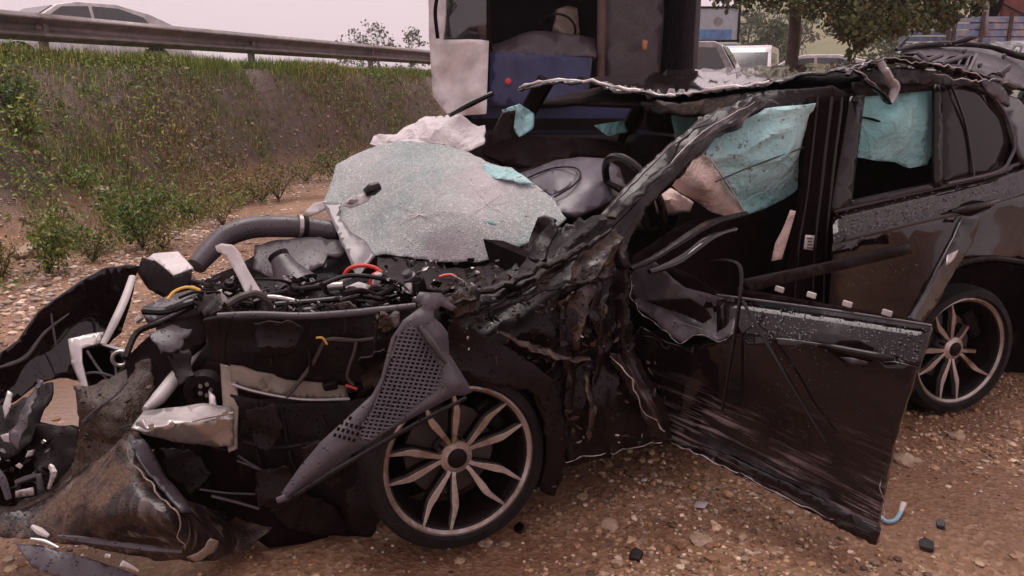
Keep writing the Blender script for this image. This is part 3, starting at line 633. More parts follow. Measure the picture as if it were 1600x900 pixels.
# flatbed truck with slatted sides
ft = empty('flatbed_truck', (Y(1560, 60, 17).x, 17.5, .7), 'faded blue slat sided truck behind the bonnet at the right edge', 'truck')
MAT['slat'] = dirty('flaking blue slat paint', (.2, .27, .42), .6, (.5, .62), mudcol=(.45, .38, .37), drops=False, bump=.2)
MAT['rust'] = simple('rusty steel', (.09, .05, .045), .7, bump=.3)
MAT['maroon'] = simple('dull red tarpaulin', (.2, .06, .05), .7, bump=.3, bsc=8)
L0, L1 = Y(1480, 60, 17), Y(1760, 60, 17)
for k in range(4):
    z0 = Y(1500, 63, 17).z + .0 + k * .135
    build('slat', [box(Vector(((L0.x + L1.x) / 2, 17, z0)), L1.x - L0.x, .03, .112)], MAT['slat'], ft, bevel=.004)
    build('slat', [box(Vector(((L0.x + L1.x) / 2, 19.1, z0)), L1.x - L0.x, .03, .112)], MAT['slat'], ft, bevel=.004)
for x_ in (1482, 1491, 1534, 1578, 1622, 1680, 1740): build('stake', [box(Vector((Y(x_, 50, 16.96).x, 16.965, L0.z + .16)), .07, .035, .72)], MAT['rust'], ft, bevel=.004)
build('bed', [box(Vector(((L0.x + L1.x) / 2, 18.05, L0.z - .16)), L1.x - L0.x + .1, 2.2, .14)], MAT['rust'], ft, bevel=.01)
build('chassis', [box(Vector(((L0.x + L1.x) / 2 + .8, 18.05, L0.z - .45)), L1.x - L0.x + 1.5, .8, .25)], MAT['black'], ft)
build('cab', [box(Vector((L1.x + .9, 18.05, L0.z + .1)), 1.6, 2.1, 2.0)], MAT['vblue'], ft, bevel=.15)
for x_ in (L0.x + .8, L1.x - .4, L1.x + 1.1):
    for y_ in (17.25, 18.85): build('wheel', [lathe([(.001, .12), (.45, .12), (.48, .08), (.48, -.1), (.001, -.12)], Vector((x_, y_, 1.18)), Vector((0, -1 if y_ < 18 else 1, 0)), 28)], MAT['rubber'], ft)
cr_ = empty('load_cover', (Y(1590, 20, 17.8).x, 17.8, L0.z - .09), 'dull red sloping sheet on the blue truck bed', 'load')
build('sheet_roof', [prism([Vector((Y(1553, 27, 17.8).x, 17.5, L0.z - .09)), Vector((Y(1700, 27, 17.8).x, 17.5, L0.z - .09)), Vector((Y(1700, -20, 17.8).x, 17.5, L0.z + 1.15)), Vector((Y(1558, -12, 17.8).x, 17.5, L0.z + .95)), Vector((Y(1552, 14, 17.8).x, 17.5, L0.z + .62))], (0, 1.2, 0))], MAT['maroon'], cr_, bevel=.03)
build('sheet_seam', [tube([Vector((Y(1556, -2, 17.48).x, 17.48, L0.z + .8)), Vector((Y(1610, 26, 17.48).x, 17.48, L0.z + .45))], .02, 6, 1, curve=False)], MAT['rust'], cr_)
bagc = Y(1540, 8, 17.4); bg_ = empty('load_bag', (bagc.x, 17.4, L0.z - .09), 'dark bundle hanging over the blue truck slats', 'bundle')
V, F = lathe([(.001, .5), (.2, .42), (.3, .2), (.28, -.1), (.2, -.34), (.06, -.5), (.001, -.52)], bagc, Vector((.12, 0, 1)), 18)
build('bag', [([v + (v - bagc).normalized() * .08 * noise.noise(v * 4) for v in V], F)], MAT['black'], bg_)
build('bag_strap', [tube([bagc + Vector((-.1, -.2, .1)), bagc + Vector((-.18, -.42, -.4)), bagc + Vector((-.16, -.44, -.62))], .05, 8, 4, flat=.5)], MAT['beige'], bg_)

# billboard
bbp = Y(1118, 38, 38); bb_ = empty('billboard', (bbp.x, 38, .9), 'framed roadside billboard with a pale blue poster on a post', 'billboard')
w_, h_ = 2.1, 1.45
build('poster', [box(bbp, w_, .05, h_)], simple('pale poster', (.36, .38, .44), .5, var=.1), bb_)
build('poster_print', [box(bbp + Vector((-.1, -.035, -.45)), 1.7, .02, .45)], simple('blue poster print', (.10, .2, .42), .5, var=.3, sc=3), bb_)
build('poster_print', [lathe([(.001, .01), (.2, .01), (.2, 0)], bbp + Vector((.1, -.04, .12)), Vector((0, -1, 0)), 20)], simple('grey poster print', (.22, .2, .21), .5), bb_)
for a in (-1, 1):
    build('frame', [box(bbp + Vector((a * w_ / 2, -.03, 0)), .09, .12, h_ + .09)], MAT['black'], bb_)
    build('frame', [box(bbp + Vector((0, -.03, a * h_ / 2)), w_ - .1, .12, .09)], MAT['black'], bb_)
build('leg', [tube([Vector((bbp.x, 38.08, .3)), Vector((bbp.x, 38.08, bbp.z - h_ / 2 + .1))], .09, 10, 1, curve=False)], MAT['rust'], bb_)
s2 = Y(1138, 79, 33); sb = empty('road_sign', (s2.x, 33, .8), 'small blue sign below the billboard', 'sign')
build('plate', [box(s2, .7, .04, .5)], simple('blue sign plate', (.12, .22, .34), .4, var=.1), sb, bevel=.01); build('leg', [tube([Vector((s2.x + .2, 33.04, .3)), Vector((s2.x + .2, 33.04, s2.z))], .035, 8, 1, curve=False)], MAT['rust'], sb)

# wrecked truck cab in the middle
tk = empty('white_truck', (.85, 9.8, .4), 'damaged white truck with dark gutted cab and blue front behind the wreck', 'truck')
def tp(n, g, m_, **k): return build(n, g if isinstance(g, list) else [g], MAT[m_], tk, **k)
def Q(x, y, d=9.2): return Y(x, y, d)
tp('cab_corner', sheet([(668, -60, 9.0), (700, -60, 8.95), (694, 20, 8.95), (690, 62, 8.95), (752, 62, 8.95), (764, 64, 9.0), (760, 178, 8.95), (700, 182, 8.9), (676, 150, 9.0), (670, 60, 9.05)], res=14, amp=.03, sc=3, seed=141, fn=Y), 'vwhite', thick=.05)
tp('side_window', sheet([(693, -60, 9.1), (760, -60, 9.1), (760, 66, 9.08), (690, 66, 9.08)], res=30, fn=Y), 'vglass', thick=.02)
tp('cab_pillar', tube([Q(756, -70), Q(757, 0), Q(762, 70), Q(764, 150)], [.06, .055, .05], 8), 'black')
tp('mirror_arm', tube([Q(684, -10, 8.8), Q(680, 20, 8.8), Q(684, 60, 8.85)], .02, 8), 'black')
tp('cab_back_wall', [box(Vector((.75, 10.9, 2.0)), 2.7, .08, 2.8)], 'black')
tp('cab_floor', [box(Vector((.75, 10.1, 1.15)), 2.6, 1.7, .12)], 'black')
tp('cab_roof', [box(Vector((.75, 10.1, 3.25)), 2.7, 1.8, .15)], 'vwhite', bevel=.05)
tp('cab_side', [box(Vector((-.58, 10.1, 2.2)), .06, 1.7, 2.2)], 'vwhite', bevel=.02)
tp('cab_side', [box(Vector((2.05, 10.1, 2.2)), .06, 1.7, 2.2)], 'plastic', bevel=.02)
tp('dash_board', sheet([(765, 70, 9.4), (830, 48, 9.4), (890, 52, 9.4), (930, 60, 9.4), (932, 88, 9.2), (850, 88, 9.2), (765, 84, 9.2)], res=16, amp=.03, sc=5, seed=5, fn=Y), 'plastic', thick=.05)
tp('seat', sheet([(864, 44, 10), (872, 14, 10.1), (886, 8, 10.1), (902, 12, 10.1), (906, 50, 10), (890, 56, 9.95)], res=10, amp=.03, sc=5, seed=6, fn=Y), 'beige', thick=.12)
tp('steering_wheel', ring(Q(872, 46, 9.6), Vector((.2, .8, .6)).normalized(), .2, .015), 'gloss')
tp('blue_front', sheet([(766, 80, 9.15), (880, 87, 9.15), (926, 90, 9.15), (920, 150, 9.1), (860, 170, 9.05), (764, 165, 9.1)], res=16, amp=.03, sc=4, seed=7, fn=Y), 'vblue', thick=.04)
tp('marker_lamp', lathe([(.001, .02), (.03, .015), (.036, 0)], Q(794, 127, 9.02), Vector((0, -1, 0)), 16), 'red')
tp('exhaust_stack', tube([Q(940, -70, 9.3), Q(940, 30, 9.3), Q(938, 120, 9.3)], .05, 10), 'rust')
tp('grey_panel', sheet([(944, -60, 9.5), (1036, -60, 9.6), (1038, 20, 9.6), (1030, 140, 9.6), (944, 140, 9.5)], res=22, amp=.03, sc=3, seed=8, fn=Y), 'plastic', thick=.05)
tp('lamp_cluster', sheet([(1004, 62, 9.4), (1012, 63, 9.4), (1011, 78, 9.4), (1003, 78, 9.4)], res=8, fn=Y), 'clayred', thick=.04)
tp('bumper', [box(Vector((.75, 9.2, .85)), 2.6, .25, .4)], 'darkpl', bevel=.05)
tp('lower_front', [box(Vector((.75, 9.5, 1.25)), 2.5, .3, .5)], 'vblue', bevel=.05)
for x_ in (-.4, 1.9): tp('wheel', lathe([(.001, .14), (.28, .14), (.3, .08), (.46, .12), (.5, .08), (.5, -.12), (.001, -.14)], Vector((x_, 10.3, .75)), Vector((1 if x_ > 0 else -1, 0, 0)), 28), 'rubber')

# ================================================================== the wrecked car
car = empty('wrecked_car', C(.9, .9, 0), 'crushed black car with torn open front, hanging door and crazed windshield on muddy gravel', 'car')
def part(name, geos, mat, parent=None, **k):
    return build(name, geos if isinstance(geos, list) else [geos], MAT[mat], parent or car, **k)
def P(*a):                 # polyline of sight line points -> world
    return [T(x, y, t) for x, y, t in a]

# ---- wheels
def wheel(c, nrm, rot=0, missing=(), flat=0.0, broken=()):
    n = nrm.normalized(); u = n.cross(UP).normalized(); w = u.cross(n).normalized(); c = Vector(c)
    R, RR = .328, .258
    hub = part('wheel', [lathe([(.0, -.02), (.165, -.02), (.165, -.045), (.0, -.045)], c, n, 40), lathe([(.001, -.05), (.07, -.05), (.07, .0), (.001, .0)], c, n, 24)], 'wire')
    prof = [(RR - .012, .085), (RR + .012, .098), (R - .05, .118), (R - .02, .112), (R - .004, .085), (R, .05), (R - .008, .046), (R - .008, .034), (R, .03), (R, -.02), (R - .008, -.024), (R - .008, -.036), (R, -.04), (R, -.08), (R - .02, -.115), (R - .06, -.125), (RR - .012, -.11)]
    V, F = lathe(prof, c, n, 72)
    V2 = []
    for v in V:
        d = v - c; h = d.dot(w)
        if flat and h < -(R - flat): v = v + w * (-(R - flat) - h) + n * (.018 if d.dot(n) > 0 else -.018)
        V2.append(v)
    part('tyre', (V2, F), 'rubber', hub)
    rim = part('rim', lathe([(RR, .094), (RR + .01, .1), (RR + .004, .085), (RR - .012, .07), (RR - .02, .03), (RR - .03, -.09), (RR - .02, -.1), (RR + .0, -.1)], c, n, 72), 'darkpl', hub)
    part('rim_edge', lathe([(RR - .006, .0925), (RR + .004, .1025), (RR + .012, .1005), (RR + .008, .095), (RR - .006, .0925)], c, n, 72), 'alub', hub)
    def at(r, a, h): return c + (u * math.cos(a) + w * math.sin(a)) * r + n * h
    for k in range(5):
        a0 = rot + k * 2 * math.pi / 5
        for sgn in (-1, 1):
            if (k, sgn) in missing: continue
            rs = [(.045, .16, .0085, .056), (.07, .17, .008, .062), (.15, .262, .0135, .074), (.172, .272, .0125, .077), (.186, .266, .0105, .079), (RR - .003, .205, .0045, .09)]
            if (k, sgn) in broken: rs = rs[:2] + [(.13, .235, .009, .07)]
            V, F = [], []
            for r, da, hw, h in rs:
                a = a0 + sgn * da
                tang = at(r, a + .01, h) - at(r, a, h); tang.normalize(); p = at(r, a, h)
                V += [p - tang * hw, p + tang * hw, p + tang * hw * .75 - n * .03, p - tang * hw * .75 - n * .03]
            for i in range(len(rs) - 1):
                for j in range(4):
                    F.append((i * 4 + j, i * 4 + (j + 1) % 4, i * 4 + 4 + (j + 1) % 4, i * 4 + 4 + j))
            F.append((0, 1, 2, 3)); e = len(rs) * 4; F.append((e - 1, e - 2, e - 3, e - 4))
            sp = part('spoke', (V, F), 'alub', hub, smooth=20, bevel=.002)
            Vs = [v - n * .0315 + (v - c) * .0 for v in V]
            part('spoke_side', ([c + (v - c) - n * .032 for v in V], F), 'darkpl', hub, smooth=20)
    part('hub_ring', lathe([(.036, .066), (.058, .056), (.064, .035), (.06, -.01)], c, n, 32), 'alub', hub)
    part('hub_cap', lathe([(.0005, .071), (.03, .069), (.038, .062), (.038, .05)], c, n, 32), 'darkpl', hub)
    for k in range(5):
        a = rot + .63 + k * 2 * math.pi / 5; part('wheel_bolt', lathe([(.0005, .05), (.009, .05), (.009, .02)], at(.056, a, 0), n, 8), 'darkpl', hub)
    part('brake_caliper', [box(at(.19, 2.6, -.03), .07, .16, .08, u * math.cos(2.6) + w * math.sin(2.6), u * -math.sin(2.6) + w * math.cos(2.6), n)], 'darkpl', hub, bevel=.015)
    return hub
OUT = -LX
fw_n = (OUT + Vector((-.06, 0, .05))).normalized()
wheel(C(0.0, .09, .34), fw_n, .05)
rw_n = (Matrix.Rotation(math.radians(-9), 3, 'Z') @ OUT + UP * .02).normalized()
wheel(C(2.68, .13, .325), rw_n, 1.05, missing=((1, 1),), flat=.02, broken=((2, -1), (1, -1)))

# ---- flank behind the opening
def band(a, b, nu=24, nv=4):
    """skin between two lines of points, each resampled"""
    def rs(L, n):
        d = [0]
        for i in range(1, len(L)): d.append(d[-1] + (L[i] - L[i - 1]).length)
        out = []
        for k in range(n):
            x = d[-1] * k / (n - 1); i = max(1, next((j for j in range(len(d)) if d[j] >= x - 1e-9), len(d) - 1))
            f = (x - d[i - 1]) / max(1e-9, d[i] - d[i - 1]); out.append(L[i - 1].lerp(L[i], f))
        return out
    A = rs(a, nu); B = rs(b, nu); V, F = [], []
    for j in range(nv):
        for i in range(nu): V.append(A[i].lerp(B[i], j / (nv - 1)))
    for j in range(nv - 1):
        for i in range(nu - 1):
            f = (j * nu + i, j * nu + i + 1, (j + 1) * nu + i + 1, (j + 1) * nu + i)
            q = [V[k] for k in f]
            F.append(f if (q[1] - q[0]).cross(q[2] - q[0]).dot(CAM - q[0]) > 0 else tuple(reversed(f)))
    return V, F
sill = P((1300, 330, .11), (1400, 307, .11), (1480, 289, .11), (1560, 270, .11), (1600, 252, .11), (1750, 215, .13))
shld = P((1301, 352, .02), (1400, 330, .02), (1490, 311, .02), (1605, 282, .02), (1750, 247, .04))
crs = P((1303, 381, .0), (1400, 359, 0), (1490, 339, 0), (1605, 304, 0), (1750, 270, .02))
rd = part('rear_door', [band(sill, crs, 30, 4),
    sheet([(1303, 381, 0), (1400, 359, 0), (1490, 339, 0), (1605, 304, 0), (1750, 270, .02), (1750, 440, .02), (1690, 430, .0), (1640, 418, -.02), (1590, 408, -.03), (1545, 404, -.04), (1500, 413, -.04), (1465, 440, -.04), (1445, 480, -.03), (1432, 530, -.01), (1425, 600, .0), (1410, 660, .16), (1300, 690, .19), (1296, 480, .06)],
          inner=[(1400, 430, .03), (1360, 520, .075)], res=22, amp=.003, sc=2)], 'paint', thick=.012, smooth=24)
part('door_handle', tube(P((1490, 331, -.01), (1510, 326, -.035), (1540, 319, -.035), (1560, 313, -.008)), [.008, .015, .014, .008], 8), 'gloss', rd)
part('handle_recess', sheet([(1494, 330, -.004), (1503, 319, -.004), (1520, 313, -.004), (1538, 314, -.004), (1550, 322, -.004), (1540, 334, -.004), (1515, 341, -.004)], res=10), 'black', rd, thick=.004)
part('paint_scrape', sheet([(1553, 335, -.006), (1575, 331, -.006), (1570, 340, -.006), (1556, 344, -.006)], res=8, jag=1), 'plastic', rd, thick=.002)
part('window_trim', tube([p + OUT * .006 for p in sill] , .009, 8, 3), 'plastic', rd)
part('arch_lip', tube(P((1425, 610, -.01), (1433, 530, -.03), (1446, 480, -.05), (1466, 440, -.06), (1500, 413, -.06), (1545, 404, -.06), (1590, 408, -.05), (1640, 420, -.04)), .012, 8, 4), 'darkpl')
part('arch_lining', sheet([(1420, 640, .12), (1440, 470, .12), (1500, 420, .12), (1560, 412, .12), (1640, 425, .12), (1680, 560, .12), (1600, 640, .15), (1500, 650, .15)], inner=[(1540, 520, .42)], res=26), 'black', thick=.01)
part('rear_bumper', sheet([(1680, 430, .0), (1750, 440, .0), (1860, 470, .1), (1850, 600, .1), (1690, 600, .05)], res=25), 'darkpl', thick=.02)

# upper rear: window frame, glass, pillars, rail
part('window_frame', sheet([(1332, 150, .21), (1352, 148, .21), (1330, 322, .09), (1300, 330, .08)], res=14), 'gloss', rd, thick=.03)
part('window_post', sheet([(1462, 132, .22), (1474, 132, .22), (1473, 291, .09), (1462, 294, .09)], res=14), 'gloss', rd, thick=.02)
part('quarter_glass', sheet([(1474, 130, .22), (1510, 133, .22), (1545, 150, .21), (1568, 185, .18), (1578, 225, .14), (1566, 266, .1), (1474, 290, .1)], res=18), 'glass', rd, thick=.005)
part('glass_divider', tube(P((1486, 131, .2), (1510, 200, .16), (1522, 278, .09)), .006, 6), 'gloss', rd)
part('rear_pillar', sheet([(1500, 118, .26), (1560, 125, .26), (1610, 165, .24), (1650, 250, .1), (1600, 256, .08), (1586, 225, .12), (1572, 180, .17), (1548, 147, .21)], res=16, amp=.004, sc=5), 'paint', thick=.03)
part('window_seal', tube(P((1480, 287, .08), (1560, 268, .085), (1580, 245, .1), (1585, 222, .12), (1572, 180, .17), (1547, 147, .2), (1505, 128, .22)), .008, 6, 5), 'plastic', rd)
part('lower_window_glass', sheet([(1330, 312, .11), (1462, 284, .11), (1462, 294, .09), (1330, 322, .09)], res=14), 'glass', rd, thick=.004)
ab = part('curtain_airbag', sheet([(1336, 140, .30), (1400, 135, .32), (1460, 140, .32), (1458, 205, .29), (1447, 235, .27), (1436, 258, .26), (1417, 263, .25), (1390, 254, .27), (1360, 252, .27), (1334, 246, .28)], inner=[(1400, 200, .22), (1370, 180, .25)], res=7, amp=.042, sc=6, seed=3, dv=(UP + AX * .3).normalized()), 'teal2', thick=.004, smooth=60)
part('cloth_tear', tube(P((1340, 182, .235), (1362, 186, .225), (1385, 193, .22)), [.003, .006, .002], 6), 'black', ab)

# B pillar
bp = part('centre_pillar', sheet([(1268, 150, .26), (1336, 150, .24), (1318, 240, .17), (1302, 330, .1), (1296, 480, .1), (1292, 660, .12), (1212, 660, .12), (1222, 470, .12), (1240, 390, .14), (1255, 300, .17)], res=18, amp=.004, sc=8, seed=2), 'black', thick=.05)
for pts, r in (((1300, 152, .23), (1285, 280, .13), (1272, 400, .09), (1262, 640, .09)), .008), (((1316, 152, .22), (1298, 300, .1), (1288, 420, .08), (1282, 640, .08)), .006), (((1278, 152, .25), (1262, 300, .15), (1244, 420, .11), (1236, 640, .1)), .006):
    part('pillar_seal', tube(P(*pts), r, 8), 'gloss', bp)
st = part('sticker', sheet([(1259, 367, .085), (1273, 368, .085), (1270, 391, .085), (1256, 389, .085)], res=9), 'white', bp, thick=.002)
part('sticker_print', [sheet([(1261.0 + j, 371 + i * 5, .079), (1270.5 - j, 372 + i * 5, .079), (1270 - j, 374 + i * 5, .079), (1260.5 + j, 373 + i * 5, .079)], res=8) for i, j in ((0, 0), (1, 1.5), (2, .5), (3, 0))], 'plastic', st)
part('seat_belt', sheet([(1236, 328, .13), (1244, 330, .13), (1232, 372, .13), (1222, 405, .13), (1206, 408, .14), (1212, 380, .14), (1224, 358, .13)], res=10, amp=.004), 'cream', thick=.004)

# front curtain airbags
a1 = part('curtain_airbag', sheet([(1190, 168, .30), (1268, 160, .26), (1266, 220, .27), (1262, 268, .28), (1246, 296, .30), (1225, 312, .32), (1195, 326, .33), (1166, 336, .33), (1148, 308, .33), (1130, 281, .33), (1112, 255, .34), (1098, 243, .34), (1112, 218, .33), (1150, 190, .32)], inner=[(1200, 250, .25), (1230, 210, .24)], res=7, amp=.036, sc=6, seed=5, dv=(AX + UP * .5).normalized()), 'teal', thick=.004)
part('airbag_strap', tube(P((1118, 284, .27), (1170, 262, .24), (1215, 245, .22), (1262, 228, .24)), .006, 6, flat=.5), 'wire', a1)
part('airbag_seam', tube(P((1100, 243, .31), (1114, 254, .31), (1132, 280, .3), (1150, 308, .3), (1166, 336, .3)), .004, 6), 'white', a1)
part('curtain_airbag', sheet([(1160, 178, .34), (1152, 192, .34), (1112, 218, .36), (1098, 243, .36), (1112, 255, .36), (1132, 284, .36), (1150, 310, .36), (1164, 336, .35), (1140, 340, .38), (1112, 332, .4), (1085, 312, .42), (1062, 300, .43), (1044, 282, .44), (1062, 262, .42), (1090, 228, .4), (1130, 195, .36)], inner=[(1100, 290, .3)], res=7, amp=.02, sc=8, seed=8, dv=(AX - UP * .4).normalized()), 'cream', thick=.004)
part('driver_airbag', sheet([(1020, 300, .5), (1050, 296, .5), (1085, 318, .46), (1078, 332, .46), (1050, 338, .5), (1026, 334, .52)], inner=[(1050, 316, .36)], res=8, amp=.018, sc=12, seed=9), 'cream', thick=.004)

# ---- steering wheel, dash, seats and the dark inside
sc_, sn = T(990, 304, .5), (AX * .85 + UP * .45).normalized()
sw = part('steering_wheel', ring(sc_, sn, .185, .017), 'gloss')
for a in (.2, 2.9, 4.7):
    u_ = sn.cross(UP).normalized(); w_ = u_.cross(sn); part('wheel_spoke', tube([sc_, sc_ + (u_ * math.cos(a) + w_ * math.sin(a)) * .18], [.03, .016], 8), 'darkpl', sw)
da = part('dashboard', sheet([(806, 272, 1.25), (835, 262, 1.2), (868, 250, 1.15), (905, 245, 1.05), (945, 247, .92), (968, 262, .8), (976, 285, .7), (968, 306, .62), (938, 322, .58), (900, 336, .58), (872, 330, .62), (850, 306, .8), (828, 285, 1.05)], inner=[(920, 285, .66), (890, 262, .95)], res=10, amp=.004, sc=5), 'dash', thick=.03, smooth=60)
part('dash_hood', sheet([(818, 280, 1.02), (845, 268, 1.0), (880, 262, .92), (900, 266, .84), (905, 276, .78), (892, 290, .74), (862, 305, .76), (845, 296, .86)], inner=[(870, 280, .82)], res=8), 'dash', da, thick=.02, smooth=60)
part('dash_lip', tube(P((822, 279, 1.0), (862, 263, .95), (898, 262, .82), (907, 275, .75), (894, 291, .7), (866, 308, .7)), .004, 8), 'darkpl', da)
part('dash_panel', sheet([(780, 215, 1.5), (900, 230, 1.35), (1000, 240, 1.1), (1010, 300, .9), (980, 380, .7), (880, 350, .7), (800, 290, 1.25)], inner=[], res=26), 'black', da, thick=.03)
for s_, t_ in ((1.6, .78), (1.6, 1.42)):
    se = part('front_seat', [cbox(s_ - .2, t_, .55, .52, .46, .16)], 'black', bevel=.05)
    part('seat_back', [box(C(s_ + .12, t_, .95), .16, .46, .75, (AX + UP * -.25), LX, (UP + AX * .25))], 'black', se, bevel=.06)
    part('headrest', [box(C(s_ + .24, t_, 1.42), .09, .27, .18, AX, LX, UP)], 'black', se, bevel=.04)
rs_ = part('rear_seat', [cbox(2.25, .95, .55, .5, 1.4, .2)], 'black', bevel=.05)
part('seat_back', [box(C(2.6, .95, .95), .16, 1.4, .7, (AX + UP * -.25), LX, (UP + AX * .25))], 'black', rs_, bevel=.06)
part('floor_pan', [cbox(1.6, .95, .27, 3.4, 1.6, .06)], 'black')
part('far_side_panel', [cbox(1.9, 1.86, .68, 3.2, .06, .75)], 'paint', bevel=.02)
part('far_sill_trim', [cbox(1.7, 1.80, 1.08, 2.2, .05, .05)], 'black', bevel=.01)
for s_ in (1.0, 1.75, 2.9): part('far_pillar', tube([C(s_, 1.84, 1.0), C(s_ + .1, 1.75, 1.35), C(s_ + .2, 1.62, 1.62)], .05, 8), 'black')
part('firewall', [cbox(.42, .95, .62, .06, 1.5, .7)], 'black')
part('tailgate', [box(C(3.55, .95, .95), .08, 1.55, 1.1, AX - UP * -.2, LX, UP - AX * .2)], 'paint', bevel=.03)
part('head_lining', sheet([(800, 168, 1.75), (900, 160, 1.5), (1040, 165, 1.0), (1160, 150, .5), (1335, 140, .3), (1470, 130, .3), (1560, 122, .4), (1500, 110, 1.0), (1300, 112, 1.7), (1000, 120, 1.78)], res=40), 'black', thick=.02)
part('far_airbag', sheet([(784, 172, 1.5), (812, 162, 1.5), (836, 176, 1.5), (834, 200, 1.45), (812, 214, 1.45), (796, 196, 1.5)], res=7, amp=.02, sc=12, seed=4), 'teal', thick=.004)
part('far_airbag', sheet([(930, 196, 1.3), (975, 188, 1.3), (982, 206, 1.3), (950, 213, 1.3)], res=7, amp=.02, sc=12, seed=6), 'teal2', thick=.004)
part('far_airbag', sheet([(1050, 180, 1.2), (1090, 176, 1.2), (1095, 205, 1.2), (1058, 225, 1.2)], res=9, amp=.02, sc=9, seed=7), 'teal2', thick=.004)
part('far_airbag', sheet([(775, 196, 1.55), (792, 188, 1.55), (800, 210, 1.5), (786, 216, 1.5)], res=7, amp=.02, sc=12, seed=14), 'whitecl', thick=.004)
part('mirror_housing', sheet([(755, 240, 1.45), (762, 205, 1.5), (790, 195, 1.5), (840, 212, 1.45), (920, 215, 1.35), (990, 225, 1.2), (985, 245, 1.1), (900, 242, 1.25), (830, 262, 1.3), (800, 258, 1.35), (775, 250, 1.4)], res=12, amp=.012, sc=8, seed=21), 'black', thick=.02)
part('dash_vent', sheet([(786, 176, 1.48), (806, 172, 1.48), (800, 220, 1.45), (768, 238, 1.45), (774, 200, 1.48)], res=10, amp=.006, seed=3), 'darkpl', thick=.02)

# ---- roof, crushed
part('roof', sheet([(806, 140, 1.74), (850, 128, 1.6), (920, 130, 1.35), (985, 142, 1.12), (1030, 150, .98), (1085, 146, .8), (1140, 138, .6), (1200, 130, .42), (1270, 118, .3), (1340, 108, .26), (1420, 112, .28), (1500, 118, .3), (1560, 122, .4), (1490, 104, 1.0), (1380, 96, 1.5), (1240, 102, 1.75), (1060, 112, 1.8), (930, 120, 1.8)],
     inner=[(1000, 128, 1.3), (1150, 122, .95), (1300, 108, .8)], res=8, amp=.013, sc=4, seed=12, jag=2, dv=(LX + AX * .4).normalized()), 'paint', thick=.012)
part('roof_edge', tube(P((812, 137, 1.7), (850, 127, 1.58), (925, 128, 1.33), (985, 141, 1.1), (1030, 149, .96), (1085, 144, .78), (1140, 137, .58), (1200, 128, .4)), [0.0055, 0.011, 0.0077, 0.0121, 0.0066, 0.011, 0.0066], 8, 6, bumps=1.9, jit=.012, seed=3), 'silver')
part('header_beam', sheet([(1000, 158, 1.0), (1060, 160, .85), (1130, 150, .6), (1210, 138, .36), (1300, 132, .26), (1335, 150, .24), (1270, 158, .27), (1200, 172, .32), (1140, 178, .5), (1050, 178, .85), (1005, 174, 1.0)], res=10, amp=.012, sc=10, seed=15), 'paint_mud', thick=.02)
part('roof_rail', tube(P((1325, 112, .2), (1370, 97, .2), (1430, 98, .2), (1480, 106, .2), (1530, 122, .21), (1575, 132, .23), (1640, 150, .3)), [.014, .026, .018, .024, .016, .012], 8, 8, bumps=.8, seed=8, flat=.5, jit=.03), 'paint_mud', smooth=22)
part('torn_edge', tube(P((1330, 108, .17), (1370, 93, .17), (1430, 95, .17), (1480, 103, .17), (1530, 118, .18), (1575, 129, .2)), [0.001116, 0.002976, 0.001488, 0.002604, 0.00186, 0.001116], 6, 8, bumps=1.9, seed=28, jit=.02), 'silver')
part('torn_edge', tube(P((1460, 116, .17), (1490, 120, .16), (1520, 127, .17), (1556, 124, .18)), [0.001116, 0.002232, 0.002976, 0.001116], 6, 8, bumps=1.9, seed=29, jit=.02), 'silver')
part('roof_rail_skin', sheet([(1345, 108, .2), (1420, 104, .19), (1500, 118, .2), (1560, 130, .22), (1555, 140, .21), (1500, 134, .19), (1430, 130, .18), (1365, 134, .18)], res=8, amp=.015, sc=12, seed=9, jag=1.5), 'paint_mud', thick=.01)
lp = part('hanging_trim', tube(P((1334, 106, .17), (1352, 124, .14), (1372, 144, .12), (1388, 160, .11)), [.022, .032, .03, .022], 8, 6, flat=.4, bumps=.6, seed=2, jit=.015), 'paint_mud', smooth=25)
part('torn_edge', tube(P((1330, 104, .15), (1352, 118, .12), (1374, 138, .1), (1394, 158, .1)), [0.001023, 0.001841, 0.001228, 0.001637], 6, 4, bumps=1.9, jit=.012), 'silver', lp)
part('hanging_trim', tube(P((1390, 160, .1), (1396, 142, .1), (1388, 118, .12), (1376, 97, .15)), [.014, .022, .02, .016], 8, 6, flat=.4, bumps=.4, seed=5, jit=.01), 'alu', smooth=25)
part('roof_flap', sheet([(1530, 122, .2), (1562, 130, .2), (1578, 150, .19), (1580, 166, .19), (1560, 158, .19), (1540, 142, .19)], res=8, amp=.01, sc=14, seed=6), 'plastic', thick=.006)
part('rail_gap_cover', sheet([(1335, 128, .23), (1470, 128, .235), (1520, 134, .24), (1500, 144, .23), (1460, 141, .23), (1336, 152, .22)], res=12, amp=.006, seed=4), 'darkpl', thick=.015)

